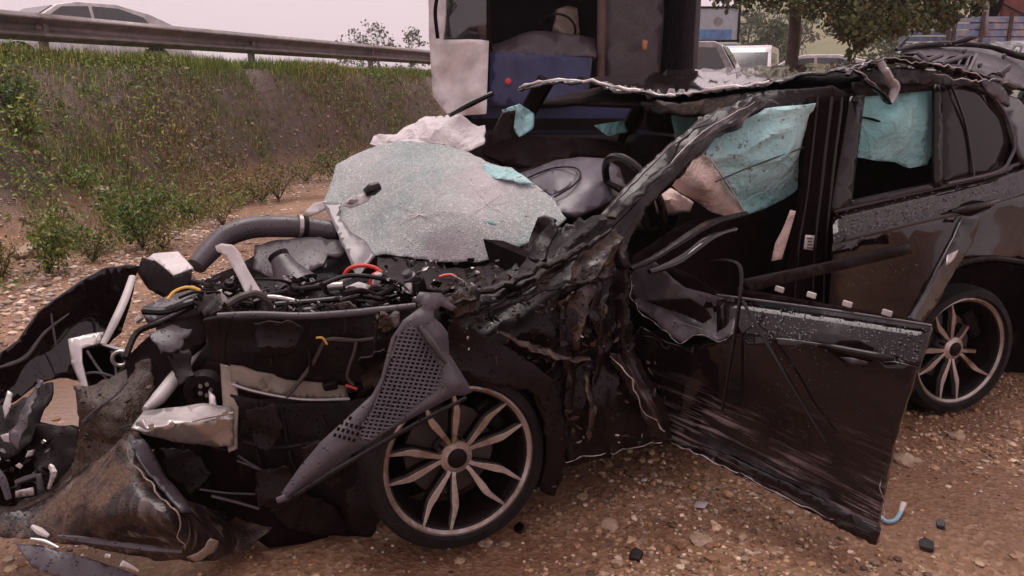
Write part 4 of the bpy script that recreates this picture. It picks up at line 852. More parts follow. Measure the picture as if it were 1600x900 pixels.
# ---- A pillar and the crushed near wing
part('front_pillar', sheet([(1180, 148, .32), (1202, 160, .28), (1124, 206, .24), (1056, 276, .2), (1014, 322, .17), (992, 362, .14), (972, 395, .12), (945, 372, .18), (928, 350, .22), (945, 326, .24), (978, 290, .27), (1040, 230, .31), (1100, 180, .34)],
     inner=[(1080, 232, .2), (998, 312, .15)], res=8, amp=.011, sc=13, seed=31, jag=1.5), 'paint_scr', thick=.04)
part('pillar_seam', tube(P((1180, 160, .27), (1100, 206, .21), (1030, 272, .17), (980, 325, .14)), [0.0011, 0.0022, 0.00165, 0.0022], 6, 5, bumps=.8, jit=.012), 'silver')
part('pillar_seam', tube(P((1125, 170, .31), (1060, 218, .27), (995, 280, .22), (955, 322, .2)), [0.00275, 0.0033, 0.0044, 0.0033], 6, 5, bumps=.8, jit=.012, seed=4), 'plastic')
part('crushed_wing', sheet([(862, 362, .35), (900, 345, .3), (938, 338, .2), (975, 380, .12), (988, 420, .06), (980, 480, .04), (990, 545, .0), (960, 572, .0), (905, 572, .0), (862, 600, .03), (812, 580, .05), (770, 545, .05), (720, 510, .05), (690, 470, .08), (715, 452, .2), (760, 440, .28), (800, 418, .35), (835, 385, .38)],
     inner=[(880, 440, .04), (800, 480, .1), (930, 500, -.03)], res=7, amp=.035, sc=6.5, seed=41, jag=4, dv=(AX + UP * .55).normalized()), 'paint_mud', thick=.01, smooth=24)
part('wing_shard', sheet([(705, 470, .1), (770, 455, .05), (850, 420, .02), (905, 400, .0), (880, 425, -.04), (800, 465, -.02), (735, 492, .02)], res=7, amp=.014, sc=12, seed=43, jag=2, dv=(AX + UP * .45).normalized()), 'paint_mud', thick=.008)
part('wing_shard', sheet([(790, 445, .2), (840, 375, .3), (862, 340, .3), (872, 355, .26), (850, 400, .2), (820, 440, .15)], res=9, amp=.02, sc=10, seed=45, jag=3), 'paint_mud', thick=.008)
part('wing_shard', sheet([(900, 400, .0), (960, 360, .02), (978, 400, .0), (940, 445, -.05), (895, 440, -.06)], res=7, amp=.03, sc=12, seed=47, jag=3, dv=(AX + UP * .8).normalized()), 'mudskin', thick=.008)
part('wing_shard', sheet([(870, 470, -.02), (925, 440, -.04), (950, 480, -.05), (935, 540, -.04), (890, 545, -.02)], res=7, amp=.03, sc=11, seed=49, jag=3, dv=(UP + AX * .2).normalized()), 'mudskin', thick=.008)
part('rocker_panel', sheet([(856, 600, .03), (905, 565, .0), (985, 535, .0), (1012, 590, -.02), (1040, 640, -.03), (1048, 690, -.03), (985, 702, .0), (920, 716, .02), (860, 728, .04), (848, 660, .04)], inner=[(930, 630, -.05)], res=7, amp=.03, sc=7, seed=51, jag=2, dv=(UP + AX * .25).normalized()), 'paint_mud', thick=.012, smooth=24)
part('sill_seam', tube(P((850, 728, .02), (905, 716, -.01), (965, 706, -.03), (1035, 690, -.05)), [0.001228, 0.001841, 0.001023, 0.002046], 6, 10, bumps=1.9, jit=.012, seed=9), 'silver')
part('wing_flap', sheet([(950, 550, -.06), (985, 548, -.08), (1010, 600, -.1), (1035, 650, -.12), (1042, 686, -.12), (1015, 680, -.1), (995, 630, -.08), (965, 585, -.06)], res=6, amp=.025, sc=14, seed=53, jag=2, dv=(AX - UP * 1.2).normalized()), 'paint_scr', thick=.008)
part('torn_edge', tube(P((955, 560, -.09), (985, 590, -.12), (1005, 640, -.14), (1040, 672, -.15)), [0.001228, 0.002455, 0.001637, 0.002455], 6, 10, bumps=1.9, jit=.012, seed=1), 'silver')
part('arch_liner', sheet([(560, 620, .3), (640, 570, .3), (760, 545, .3), (860, 570, .3), (875, 640, .3), (868, 745, .3), (760, 800, .45), (620, 830, .45), (560, 760, .4)], inner=[(720, 690, .5)], res=22, amp=.01), 'black', thick=.012)
part('arch_mud_flap', sheet([(832, 606, -.06), (868, 590, -.05), (882, 680, -.04), (876, 740, -.02), (862, 772, .0), (842, 764, -.02), (852, 700, -.05), (846, 650, -.06)], res=9, amp=.02, sc=8, seed=5, jag=3, dv=UP), 'darkpl', thick=.01)
part('wheel_shard', sheet([(832, 760, .02), (868, 742, .0), (870, 760, -.03), (836, 766, -.03)], res=10, amp=.01), 'plastic', thick=.006)
part('splash_guard', sheet([(700, 500, .02), (760, 525, -.02), (830, 565, -.05), (862, 590, -.06), (850, 640, -.05), (832, 612, -.05), (790, 596, -.04), (752, 604, -.03), (725, 600, .0), (700, 560, .02)], res=7, amp=.025, sc=9, seed=57, jag=3, dv=(AX - UP * .4).normalized()), 'darkpl', thick=.01)

# ---- hanging front door
q0, q1, q2 = T(1045, 690, -.02), T(1368, 852, -.77), T(1455, 510, -.77)
dn = (q1 - q0).cross(q2 - q0).normalized()
if dn.dot(CAM - q0) < 0: dn = -dn
def D(x, y, off=0.0):
    r = ray(x, y); k = (q0 + dn * off - CAM).dot(dn) / r.dot(dn); return CAM + r * k
fd = part('front_door', [band([D(1120, 462, -.065), D(1300, 486, -.065), D(1456, 510, -.06)], [D(1120, 524, .014), D(1300, 540, .02), D(1434, 576, .012)], 24, 4),
    sheet([(1120, 524, .014), (1200, 528, .018), (1300, 538, .02), (1434, 574, .012), (1412, 640, .01), (1392, 705, .0), (1382, 755, .0), (1376, 790, .0), (1368, 852, .0), (1330, 834, .0), (1270, 800, .0), (1200, 764, .0), (1120, 724, .0), (1048, 690, .0), (1040, 640, .0), (1010, 585, .0), (985, 540, .0), (1000, 510, .0), (1040, 535, .0), (1075, 545, .01)],
        inner=[(1250, 640, .012), (1200, 700, -.02), (1300, 750, -.02), (1100, 620, -.02)], res=13, amp=.0025, sc=3, seed=61, jag=1.5, fn=D)], 'paint_door', thick=.028, smooth=26, udir=(q1 - q0).normalized())
part('door_bottom_fold', sheet([(1050, 690, .012), (1120, 706, .012), (1200, 742, .012), (1290, 786, .012), (1376, 826, .01), (1368, 853, .008), (1270, 803, .014), (1180, 756, .014), (1100, 716, .014)], res=9, amp=.01, sc=12, seed=63, jag=2, fn=D), 'paint_scr', fd, thick=.008)
part('torn_edge', tube([D(1048, 690, .02), D(1100, 714, .03), D(1160, 742, .026), D(1230, 778, .028), D(1300, 812, .02)], [0.001637, 0.002251, 0.001228, 0.001841, 0.0008184], 6, 10, bumps=1.9, jit=.012, seed=12), 'silver', fd)
part('torn_edge', tube([D(1376, 750, .004), D(1382, 790, .006), D(1372, 850, .004)], [0.0008184, 0.001228, 0.0008184], 6, 10, bumps=1.9, jit=.012), 'alu', fd)
part('torn_skin', sheet([(985, 412, .02), (1018, 405, .02), (1040, 425, .02), (1070, 450, -.02), (1120, 462, -.05), (1152, 470, -.05), (1150, 518, .03), (1122, 531, .05), (1100, 524, .05), (1084, 520, .05), (1063, 535, .06), (1042, 520, .05), (1022, 500, .04), (1000, 484, .03), (986, 456, .02)], inner=[(1060, 490, .0), (1095, 500, -.03)], res=8, amp=.02, sc=10, seed=65, fn=D), 'plastic', fd, thick=.006)
part('torn_edge', tube([D(985, 412, .02), D(986, 456, .03), D(1000, 484, .04), D(1042, 520, .06), D(1063, 536, .07), D(1084, 521, .06), D(1104, 525, .06), D(1122, 533, .06), D(1150, 520, .045)], [0.0008184, 0.001228, 0.0008184, 0.001023], 6, 10, bumps=1.9, jit=.012, seed=3), 'silver', fd)
part('torn_edge', tube([D(1022, 492, .03), D(1050, 500, .02), D(1090, 512, .04), D(1112, 520, .05)], [0.0006138, 0.001023, 0.0006138], 6, 5), 'silver', fd)
part('skin_hole', sheet([(1008, 470, .045), (1030, 468, .03), (1078, 466, .01), (1104, 482, .0), (1112, 496, .02), (1098, 505, .03), (1070, 492, .02), (1040, 482, .03)], res=8, fn=D), 'black', fd, thick=.003)
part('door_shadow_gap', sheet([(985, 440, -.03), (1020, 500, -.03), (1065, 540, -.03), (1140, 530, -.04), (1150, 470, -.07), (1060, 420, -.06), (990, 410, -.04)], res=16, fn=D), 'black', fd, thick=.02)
ha = part('door_handle', tube([D(1279, 540, .026), D(1300, 543, .05), D(1340, 551, .055), D(1372, 557, .052), D(1396, 560, .024)], [.005, .012, .014, .014, .009], 10, 5), 'gloss', fd)
part('handle_recess', sheet([(1290, 545, .0225), (1312, 532, .0225), (1340, 532, .0225), (1364, 543, .0225), (1372, 560, .0225), (1350, 570, .0225), (1318, 566, .0225)], res=9, fn=D), 'black', fd, thick=.004)
part('handle_pad', sheet([(1312, 558, .027), (1330, 559, .027), (1358, 566, .027), (1352, 570, .027), (1328, 568, .027)], res=9, fn=D), 'plastic', fd, thick=.003)
part('door_gap_trim', sheet([(1165, 452, -.09), (1300, 476, -.09), (1420, 496, -.08), (1456, 508, -.075), (1440, 512, -.07), (1300, 490, -.08), (1165, 468, -.08)], res=12, fn=D), 'black', fd, thick=.02)
for x, y in ((1218, 452), (1268, 461), (1324, 475), (1386, 489)):
    part('clip', [box(D(x, y, -.06), .032, .012, .02, q1 - q0, dn)], 'white', fd, bevel=.003)
part('belt_strip', tube([D(1120, 461, -.06), D(1300, 485, -.06), D(1456, 509, -.055)], .005, 8), 'plastic', fd)
part('window_guide', tube([D(1112, 408, .0), D(1140, 407, .02), D(1157, 420, .03), D(1156, 468, .04), D(1142, 560, .05), D(1128, 642, .05)], [.006, .009, .009, .009, .007], 8, 5, flat=.6), 'gloss', fd)
part('window_guide', tube([D(1160, 470, .035), D(1190, 522, .05), D(1232, 592, .06), D(1290, 690, .05)], [.007, .009, .008, .005], 8, 5, flat=.6), 'gloss', fd)
part('door_inner_frame', [box(T(1240, 560, -.3), .5, .04, .4, q1 - q0, dn, UP)], 'black', fd, bevel=.02)
part('window_frame', sheet([(1165, 438, -.12), (1290, 412, -.1), (1422, 381, -.06), (1426, 396, -.06), (1290, 428, -.1), (1170, 456, -.12)], res=14), 'darkpl', fd, thick=.02)
part('window_frame', sheet([(1506, 338, -.32), (1532, 337, -.32), (1520, 380, -.36), (1490, 430, -.42), (1462, 480, -.5), (1440, 506, -.6), (1418, 502, -.62), (1450, 452, -.5), (1484, 390, -.4)], res=10, amp=.006, sc=10), 'gloss', fd, thick=.02)
part('scuff', sheet([(1482, 398, -.43), (1498, 390, -.42), (1492, 405, -.44), (1478, 415, -.45)], res=6, amp=.006, sc=30, jag=1), 'silver', fd, thick=.004)
part('hinge_bar', tube(P((985, 420, .0), (1020, 405, .02), (1060, 380, .05), (1110, 350, .1), (1165, 334, .16)), [.012, .016, .02, .022, .016], 8, 5, flat=.7, bumps=.3, seed=6), 'paint_mud')
part('hinge_bar', tube(P((1015, 425, -.04), (1060, 408, -.02), (1110, 372, .03), (1150, 358, .08)), [.012, .02, .018, .01], 8, 5, flat=.8, bumps=.3, seed=16), 'paint')
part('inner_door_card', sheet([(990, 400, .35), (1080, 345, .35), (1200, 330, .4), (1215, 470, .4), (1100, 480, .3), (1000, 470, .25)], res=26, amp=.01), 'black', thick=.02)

for i, (pts, w_, mt) in enumerate((
    (((700, 476, .02), (770, 452, .0), (840, 420, -.02), (905, 392, -.03), (950, 362, -.02)), [.012, .03, .022, .03, .012], 'paint_mud'),
    (((724, 498, .0), (790, 474, -.03), (850, 452, -.05), (900, 436, -.06)), [.008, .022, .02, .01], 'paint_mud'),
    (((962, 380, .02), (972, 440, -.03), (966, 510, -.05), (974, 566, -.05)), [.015, .03, .026, .02], 'darkpl'),
    (((936, 430, -.05), (930, 490, -.07), (938, 545, -.06), (930, 600, -.06)), [.01, .024, .02, .014], 'paint_mud'),
    (((884, 470, -.04), (880, 530, -.05), (892, 590, -.05), (886, 660, -.03), (892, 716, -.02)), [.01, .02, .026, .02, .012], 'paint_mud'),
    (((915, 590, -.06), (925, 640, -.07), (918, 690, -.05)), [.012, .024, .01], 'mudskin'),
    (((780, 520, .0), (830, 540, -.04), (880, 560, -.05), (920, 560, -.06)), [.01, .022, .022, .01], 'mudskin'),
    (((955, 340, .1), (1000, 300, .12), (1050, 254, .15)), [.02, .018, .008], 'paint_mud'),
    (((852, 600, -.02), (858, 650, -.03), (852, 720, -.01)), [.016, .02, .012], 'darkpl'))):
    part('folded_strip', tube(P(*pts), w_, 10, 8, flat=.45, bumps=.35, seed=i * 3 + 1, jit=.016), mt, smooth=24)


# rain beads standing on the upward faces of the doors
def beads(name, parent, quad, fn, n, seed, off):
    r = random.Random(seed); V, F = [], []
    for i in range(n):
        a, b = r.random(), r.random() ** .8; (x0, y0), (x1, y1), (x2, y2), (x3, y3) = quad
        x = (x0 + (x1 - x0) * a) * (1 - b) + (x3 + (x2 - x3) * a) * b; y = (y0 + (y1 - y0) * a) * (1 - b) + (y3 + (y2 - y3) * a) * b
        p = fn(x, y, off(b)); s_ = .0015 + .003 * r.random() ** 2; k = len(V)
        d1 = (UP + OUT * .8).normalized(); d2 = AX; d3 = d1.cross(d2)
        V.append(p + d1 * s_ * .8)
        for j in range(6): q = j * math.pi / 3; V.append(p + (d2 * math.cos(q) + d3 * math.sin(q)) * s_)
        F += [(k, k + 1 + j, k + 1 + (j + 1) % 6) for j in range(6)]
    build(name, [(V, F)], MAT['bead'], parent, kind='stuff', uv=False, smooth=80)
m = M('rain bead'); m.set(Base_Color=(.05, .04, .045), Roughness=.03, Specular_IOR_Level=.9); MAT['bead'] = m.m
beads('rain_beads', fd, ((1165, 472), (1450, 512), (1432, 570), (1165, 520)), D, 520, 1, lambda b: -.055 + .075 * b)
beads('rain_beads', rd, ((1302, 334), (1590, 260), (1600, 302), (1303, 378)), T, 620, 2, lambda b: .10 * (1 - b) - .004)
beads('rain_beads', rd, ((1303, 382), (1590, 308), (1560, 395), (1310, 470)), T, 160, 3, lambda b: -.002)

# ================================================================== open front end
part('front_floor', sheet([(250, 470, 1.5), (420, 380, 1.6), (560, 360, 1.5), (720, 420, .8), (720, 520, .45), (640, 600, .42), (420, 640, .5), (330, 620, .7), (230, 560, 1.0)], inner=[(450, 520, .9)], res=20, amp=.03, sc=6, seed=70), 'black', thick=.02)
part('front_dark_backing', sheet([(190, 640, .75), (330, 560, .8), (420, 600, .6), (420, 800, .55), (340, 830, .5), (250, 770, .55), (200, 720, .6)], res=24, amp=.02, seed=3), 'black', thick=.02)  # black sheet added so the gap behind the crash beam reads as shade
part('engine_block', [cbox(-.25, .95, .55, .6, .7, .42, .9)], 'darkpl', bevel=.03)
eng = part('engine_cover', sheet([(398, 382, 1.35), (440, 374, 1.35), (500, 370, 1.3), (545, 378, 1.2), (535, 400, 1.1), (512, 396, 1.1), (505, 412, 1.05), (476, 424, 1.0), (470, 445, .95), (430, 436, 1.05), (395, 420, 1.2)], res=10, amp=.008, sc=8, seed=71, jag=1.5), 'plastic', thick=.02)
part('intake_cone', [tube(P((436, 400, 1.05), (446, 420, 1.0), (462, 448, .95)), [.035, .055, .10], 20, 4)], 'plastic')
part('intake_mouth', [tube(P((434, 398, 1.05), (440, 408, 1.03)), [.045, .042], 20, 2)], 'darkpl')
part('air_duct', tube(P((306, 416, 1.3), (326, 394, 1.35), (352, 370, 1.4), (392, 356, 1.42), (440, 354, 1.4), (490, 357, 1.38), (530, 362, 1.32)), [.04, .046, .05, .05, .05, .048, .045], 20, 6), 'plastic')
for x, y, t in ((468, 354, 1.395), (476, 355, 1.39)): part('duct_clamp', tube([T(x - 3, y, t), T(x + 3, y + .5, t)], .057, 20, 2), 'alu' if x < 470 else 'darkpl')
part('inlet_bracket', sheet([(475, 330, 1.5), (490, 316, 1.5), (512, 313, 1.45), (508, 326, 1.45), (484, 336, 1.45)], res=7, amp=.01), 'white', thick=.006)
part('bracket_arm', sheet([(336, 384, 1.0), (346, 380, 1.0), (362, 382, .98), (372, 392, .96), (388, 422, .9), (412, 462, .82), (404, 468, .8), (388, 466, .82), (370, 430, .9), (352, 398, .98), (338, 392, 1.0)], res=7, amp=.004, sc=12), 'white', thick=.02)
bb = part('battery_box', sheet([(230, 404, 1.35), (240, 396, 1.38), (278, 393, 1.35), (302, 418, 1.22), (270, 432, 1.2), (262, 422, 1.25)], res=8, amp=.003), 'white', thick=.02)
part('battery_case', sheet([(222, 402, 1.36), (240, 408, 1.3), (268, 432, 1.19), (300, 420, 1.2), (298, 455, 1.15), (265, 470, 1.15), (232, 452, 1.25), (214, 425, 1.34)], res=10, amp=.006), 'darkpl', bb, thick=.05)
part('battery_ridge', tube(P((240, 408, 1.28), (256, 420, 1.22), (268, 431, 1.17)), .006, 6), 'darkpl', bb)
ec = part('control_unit', [sheet([(219, 485, 1.05), (226, 478, 1.06), (262, 462, 1.08), (300, 452, 1.08), (312, 458, 1.05), (300, 474, 1.0), (262, 492, .98), (238, 500, .98), (226, 497, 1.0)], res=9)], 'plastic', thick=.03, bevel=.004)
part('unit_rib', tube(P((244, 484, .99), (270, 478, .98), (300, 464, .99)), .008, 8), 'plastic', ec)
part('unit_rib', tube(P((236, 508, .95), (268, 494, .95), (304, 474, .97)), .008, 8), 'plastic', ec)
part('plug', [tube(P((212, 502, 1.0), (222, 495, 1.0)), .012, 8, 2)], 'alu', ec)
part('yellow_cable', tube(P((262, 468, 1.0), (272, 456, 1.02), (290, 449, 1.03), (306, 451, 1.02), (318, 457, 1.0)), .006, 6), 'yellow')
part('strut', tube(P((207, 432, 1.2), (196, 465, 1.12), (178, 505, 1.02), (161, 538, .96)), [.014, .017, .017, .012], 10, 4, flat=.7), 'white')
part('strut_bracket', tube(P((161, 538, .96), (178, 543, .95), (196, 548, .93), (206, 560, .9)), [.008, .01, .007], 6, 4, flat=.6), 'alu')
lb = part('lamp_box', sheet([(106, 530, .98), (140, 522, 1.0), (162, 518, 1.02), (160, 536, .98), (128, 544, .95), (128, 566, .9), (140, 612, .82), (128, 606, .84), (112, 570, .92)], res=8, amp=.004), 'alu', thick=.01)
part('lamp_reflector', sheet([(124, 548, .98), (158, 540, 1.0), (188, 552, .95), (200, 575, .9), (180, 590, .88), (138, 608, .86), (122, 570, .95)], inner=[(155, 575, 1.2)], res=10), 'gloss', lb, thick=.01)
for pts in (((136, 548, .93), (150, 570, .9), (168, 594, .86)), ((126, 585, .9), (150, 582, .88), (176, 588, .86)), ((174, 548, .93), (180, 570, .9), (182, 592, .86))): part('lamp_rib', tube(P(*pts), .005, 6), 'plastic', lb)
part('projector_lens', ring(T(188, 560, .9), OUT, .028, .007, 20, 6), 'alu', lb)
part('diagonal_tube', tube(P((319, 532, .9), (300, 558, .82), (272, 592, .7), (248, 622, .6), (226, 640, .52)), [.012, .018, .026, .026, .01], 14, 4), 'white')
cb = part('crash_beam', [sheet([(205, 666, .3), (224, 642, .42), (260, 638, .42), (318, 632, .42), (360, 634, .4), (366, 652, .3), (300, 660, .28), (228, 672, .28)], res=10, amp=.006, sc=9),
    sheet([(222, 656, .3), (228, 672, .26), (300, 660, .26), (366, 652, .28), (366, 698, .3), (330, 697, .3), (270, 690, .32), (224, 680, .33), (206, 670, .33)], res=9, amp=.012, sc=9, seed=5, jag=1)], 'alu', thick=.006, smooth=30)
part('beam_flange', tube(P((300, 658, .26), (330, 650, .26), (364, 645, .27)), [.004, .007, .004], 6), 'silver', cb)
for x, y in ((236, 664), (268, 662), (340, 650), (352, 644)): part('bolt', lathe([(.0005, .012), (.008, .012), (.009, 0)], T(x, y, .265), OUT, 8), 'alu', cb)
part('mount_bracket', sheet([(344, 566, .5), (366, 572, .48), (372, 620, .4), (370, 700, .3), (356, 706, .3), (348, 640, .4)], res=10, amp=.01, sc=9), 'beige', thick=.008)
pl_ = part('pulley', [lathe([(.0005, .02), (.03, .02), (.035, .035), (.065, .035), (.07, .02), (.07, -.02), (.0005, -.02)], T(320, 608, .62), (OUT + AX * -.3), 28)], 'darkpl')
for a in range(5): part('pulley_bolt', lathe([(.0005, .012), (.007, .012), (.007, 0)], T(320 + 9 * math.cos(a * 1.26), 608 + 9 * math.sin(a * 1.26), .585), OUT, 8), 'alu', pl_)
part('tensioner', sheet([(326, 610, .56), (336, 618, .54), (340, 640, .5), (328, 638, .5)], res=7), 'alu', thick=.01)
part('cross_member', sheet([(360, 570, .45), (380, 572, .44), (400, 580, .43), (470, 592, .4), (540, 598, .38), (545, 622, .36), (470, 622, .38), (400, 610, .41), (362, 598, .44)], res=10, amp=.008, sc=9, seed=3), 'beige', thick=.012)
part('member_lip', tube(P((362, 600, .41), (400, 612, .39), (470, 624, .36), (546, 624, .34)), .006, 6), 'alu')
part('sensor', [box(T(516, 602, .34), .05, .04, .03, AX, LX, UP)], 'darkpl', bevel=.008)
part('inner_wing', sheet([(318, 500, .5), (345, 494, .45), (480, 492, .38), (600, 486, .3), (680, 470, .25), (690, 500, .2), (640, 560, .22), (610, 600, .25), (545, 600, .35), (450, 590, .42), (360, 570, .48), (330, 560, .52)], res=9, amp=.018, sc=6, seed=75, dv=(AX + UP * .1).normalized()), 'darkpl', thick=.012)
part('front_pipe', tube(P((340, 494, .46), (400, 492, .42), (470, 494, .36), (540, 490, .31), (600, 484, .27), (650, 478, .23)), [.012, .014, .013, .014, .012], 10, 5), 'plastic')
part('wing_liner', sheet([(360, 615, .42), (450, 628, .36), (546, 626, .32), (600, 610, .26), (620, 660, .2), (590, 800, .22), (560, 850, .3), (470, 850, .35), (400, 800, .38), (370, 720, .38)], inner=[(480, 720, .3)], res=10, amp=.022, sc=5, seed=77, dv=(UP + AX * .3).normalized()), 'darkpl', thick=.012)
part('liner_seam', tube(P((372, 712, .34), (400, 730, .33), (445, 748, .3)), [.004, .006, .004], 6), 'plastic')
part('under_tray', sheet([(330, 700, .38), (372, 706, .36), (440, 790, .3), (520, 846, .3), (420, 858, .3), (340, 800, .42)], res=16, amp=.012, seed=6), 'black', thick=.01)
part('tray_rib', tube(P((330, 775, .34), (370, 785, .32), (405, 795, .3)), .006, 6), 'plastic')
part('tray_rib', tube(P((310, 764, .36), (350, 770, .34), (400, 772, .32)), .004, 6), 'plastic')
# cables
part('red_cable', tube(P((537, 432, .75), (545, 420, .74), (565, 415, .72), (585, 418, .7), (596, 426, .68)), .008, 8), 'red')
part('red_cable', tube(P((592, 426, .66), (581, 432, .66), (580, 446, .66), (586, 458, .65), (592, 466, .64)), .008, 8), 'red')
part('cable_plug', [box(T(589, 436, .64), .03, .03, .05, AX, LX, UP + AX * .3)], 'white', bevel=.006)
part('cable_plug', [tube(P((533, 440, .76), (546, 432, .74)), .012, 8, 2)], 'white')
part('red_cable', tube(P((686, 433, .5), (696, 430, .5), (708, 430, .48), (716, 436, .47)), .006, 8), 'red')
part('grey_cable', tube(P((706, 430, .47), (722, 438, .45), (734, 448, .43)), .004, 6), 'alu')
part('red_cable', tube(P((540, 602, .3), (550, 605, .29), (558, 608, .28)), .005, 6), 'red')
part('wire_harness', tube(P((448, 620, .36), (468, 596, .36), (490, 566, .35), (506, 536, .33), (520, 530, .32), (560, 532, .3), (600, 526, .28)), [.007, .009, .008, .007], 8, 5, bumps=.3), 'wire')
part('wire_harness', tube(P((557, 533, .3), (553, 552, .29), (545, 575, .28), (543, 590, .28), (552, 602, .27)), .006, 8, bumps=.3), 'wire')
part('orange_wire', tube(P((494, 528, .32), (504, 528, .31), (511, 538, .31)), .004, 6), 'yellow')
part('black_hose', tube(P((395, 470, .75), (440, 458, .75), (510, 448, .72), (560, 452, .66), (620, 454, .6)), [.013, .014, .012, .012], 10, 5), 'darkpl')
part('black_hose', tube(P((430, 476, .7), (500, 470, .66), (570, 464, .6), (640, 470, .5)), .011, 8), 'gloss')
part('black_hose', tube(P((300, 440, 1.1), (330, 450, 1.05), (360, 470, .95), (400, 478, .85)), .014, 8), 'darkpl')
part('hose_fitting', [tube(P((512, 448, .7), (536, 446, .68)), .016, 10, 2)], 'alu')
part('hose_fitting', sheet([(540, 448, .66), (560, 440, .66), (580, 446, .64), (570, 458, .62), (548, 458, .64)], res=7, amp=.01), 'white', thick=.012)
part('silver_trim', tube(P((396, 470, .74), (420, 464, .73), (452, 468, .7), (468, 471, .68)), [.006, .01, .004], 8), 'alu')
part('support_bar', tube(P((430, 450, .92), (470, 448, .9), (520, 444, .85)), .012, 8), 'plastic')

MAT['edgeglass'] = simple('smoky glass border', (.17, .145, .155), .2, var=.3, sc=12)
# windshield thrown over the engine
ws = part('windshield', sheet([(504, 315, 1.5), (521, 350, 1.32), (540, 392, 1.1), (558, 434, .9), (572, 416, .94), (586, 398, .96), (600, 396, .94), (630, 402, .88), (690, 409, .78), (745, 411, .66), (780, 400, .58), (815, 385, .52), (850, 372, .46), (884, 340, .42), (866, 312, .58), (836, 288, .75), (800, 263, .98), (768, 256, 1.15), (735, 240, 1.3), (700, 229, 1.45), (660, 222, 1.6), (620, 221, 1.72), (590, 228, 1.76), (548, 244, 1.74), (526, 258, 1.72), (520, 280, 1.66), (512, 300, 1.58)],
    inner=[(700, 300, .95), (620, 320, 1.15), (780, 340, .68), (680, 370, .82)], res=8, amp=.006, sc=5, seed=81, jag=1.2, dv=(AX * .5 + LX * .8).normalized()), 'wshield', thick=.006, smooth=60)
part('glass_edge_band', sheet([(503, 315, 1.45), (534, 318, 1.4), (528, 334, 1.33), (548, 362, 1.17), (572, 376, 1.08), (584, 398, .93), (558, 435, .86), (540, 392, 1.05), (521, 350, 1.27)], res=8, amp=.004), 'edgeglass', ws, thick=.004)
mm = part('mirror_mount', sheet([(535, 322, 1.24), (541, 312, 1.24), (556, 305, 1.23), (572, 302, 1.22), (580, 307, 1.2), (576, 313, 1.2), (562, 320, 1.2), (548, 325, 1.22)], res=6), 'white', ws, thick=.008)
part('mount_hole', sheet([(541, 319, 1.21), (546, 312, 1.21), (558, 309, 1.2), (560, 314, 1.19), (550, 320, 1.2)], res=6), 'edgeglass', ws, thick=.003)
part('mirror_stub', [tube(P((570, 302, 1.2), (581, 296, 1.2), (593, 290, 1.2)), [.018, .03, .02], 10, 3)], 'gloss', ws)
part('glass_teal_rim', sheet([(754, 254, 1.14), (800, 263, .96), (836, 288, .73), (820, 286, .76), (790, 280, .86), (756, 278, 1.05)], res=8, amp=.006, sc=8, jag=1.5), 'teal', ws, thick=.004)
part('glass_teal_rim', sheet([(758, 342, .66), (770, 346, .64), (776, 352, .62), (764, 350, .64)], res=6), 'teal2', ws, thick=.003)
wc = [(504, 315, 1.5), (540, 392, 1.1), (558, 434, .9), (600, 396, .94), (690, 409, .78), (780, 400, .58), (850, 372, .46), (884, 340, .42), (836, 288, .75), (768, 256, 1.15), (700, 229, 1.45), (620, 221, 1.72), (548, 244, 1.74), (520, 280, 1.66), (700, 300, .95), (620, 320, 1.15), (780, 340, .68), (680, 370, .82)]
wev = fit([(x_, y_, 1.0 / ((T(x_, y_, t_) - CAM).length / ray(x_, y_).length)) for x_, y_, t_ in wc])
def WS(x_, y_): return CAM + ray(x_, y_) * (1.0 / wev(x_, y_) - .012)
rc = random.Random(5)
for k_ in range(17):
    cx_, cy_ = ((655, 335), (760, 318))[k_ % 3 == 2]; an = k_ * 2.4; x_, y_ = cx_, cy_; L_ = []
    for j in range(rc.randint(4, 8)):
        L_.append(WS(x_, y_)); an += rc.uniform(-.45, .45); x_ += math.cos(an) * 13; y_ += math.sin(an) * 7
        if not (540 < x_ < 850 and 240 < y_ < 392): break
    if len(L_) > 2: part('glass_crack', tube(L_, [.0016, .001, .0005], 4, 2, curve=False), 'whitecl', ws, uv=False)
part('edge_clump', sheet([(795, 395, .5), (815, 380, .48), (840, 350, .44), (850, 336, .42), (868, 342, .38), (858, 375, .36), (838, 400, .36), (815, 412, .4)], res=7, amp=.03, sc=14, seed=83, jag=2), 'paint_mud', thick=.01)
part('cowl', sheet([(590, 400, .92), (690, 414, .74), (745, 415, .62), (800, 400, .48), (800, 425, .4), (760, 445, .34), (700, 455, .3), (640, 448, .5), (590, 430, .7)], res=10, amp=.025, sc=10, seed=85), 'darkpl', thick=.012)

# far wing and the torn nose
part('far_wing', sheet([(216, 416, 1.3), (196, 414, 1.3), (160, 420, 1.28), (128, 440, 1.24), (92, 465, 1.2), (62, 488, 1.16), (44, 512, 1.14), (30, 532, 1.12), (0, 552, 1.08), (-60, 600, 1.03), (-50, 670, 1.02), (0, 640, 1.05), (34, 622, 1.08), (60, 600, 1.1), (96, 590, 1.12), (130, 596, 1.14), (140, 560, 1.18), (170, 540, 1.24), (190, 520, 1.3), (206, 470, 1.3)],
    inner=[(110, 510, 1.26), (40, 580, 1.14)], res=11, amp=.018, sc=5, seed=91, jag=1), 'paint', thick=.008, smooth=30)
part('wing_fold', tube(P((0, 574, 1.05), (40, 558, 1.08), (70, 520, 1.12), (108, 490, 1.14)), [.006, .009, .007, .003], 6, 5, bumps=.4), 'plastic')
part('wing_fold', tube(P((80, 490, 1.12), (86, 530, 1.1), (98, 580, 1.06)), [.003, .005, .003], 6, 5), 'plastic')
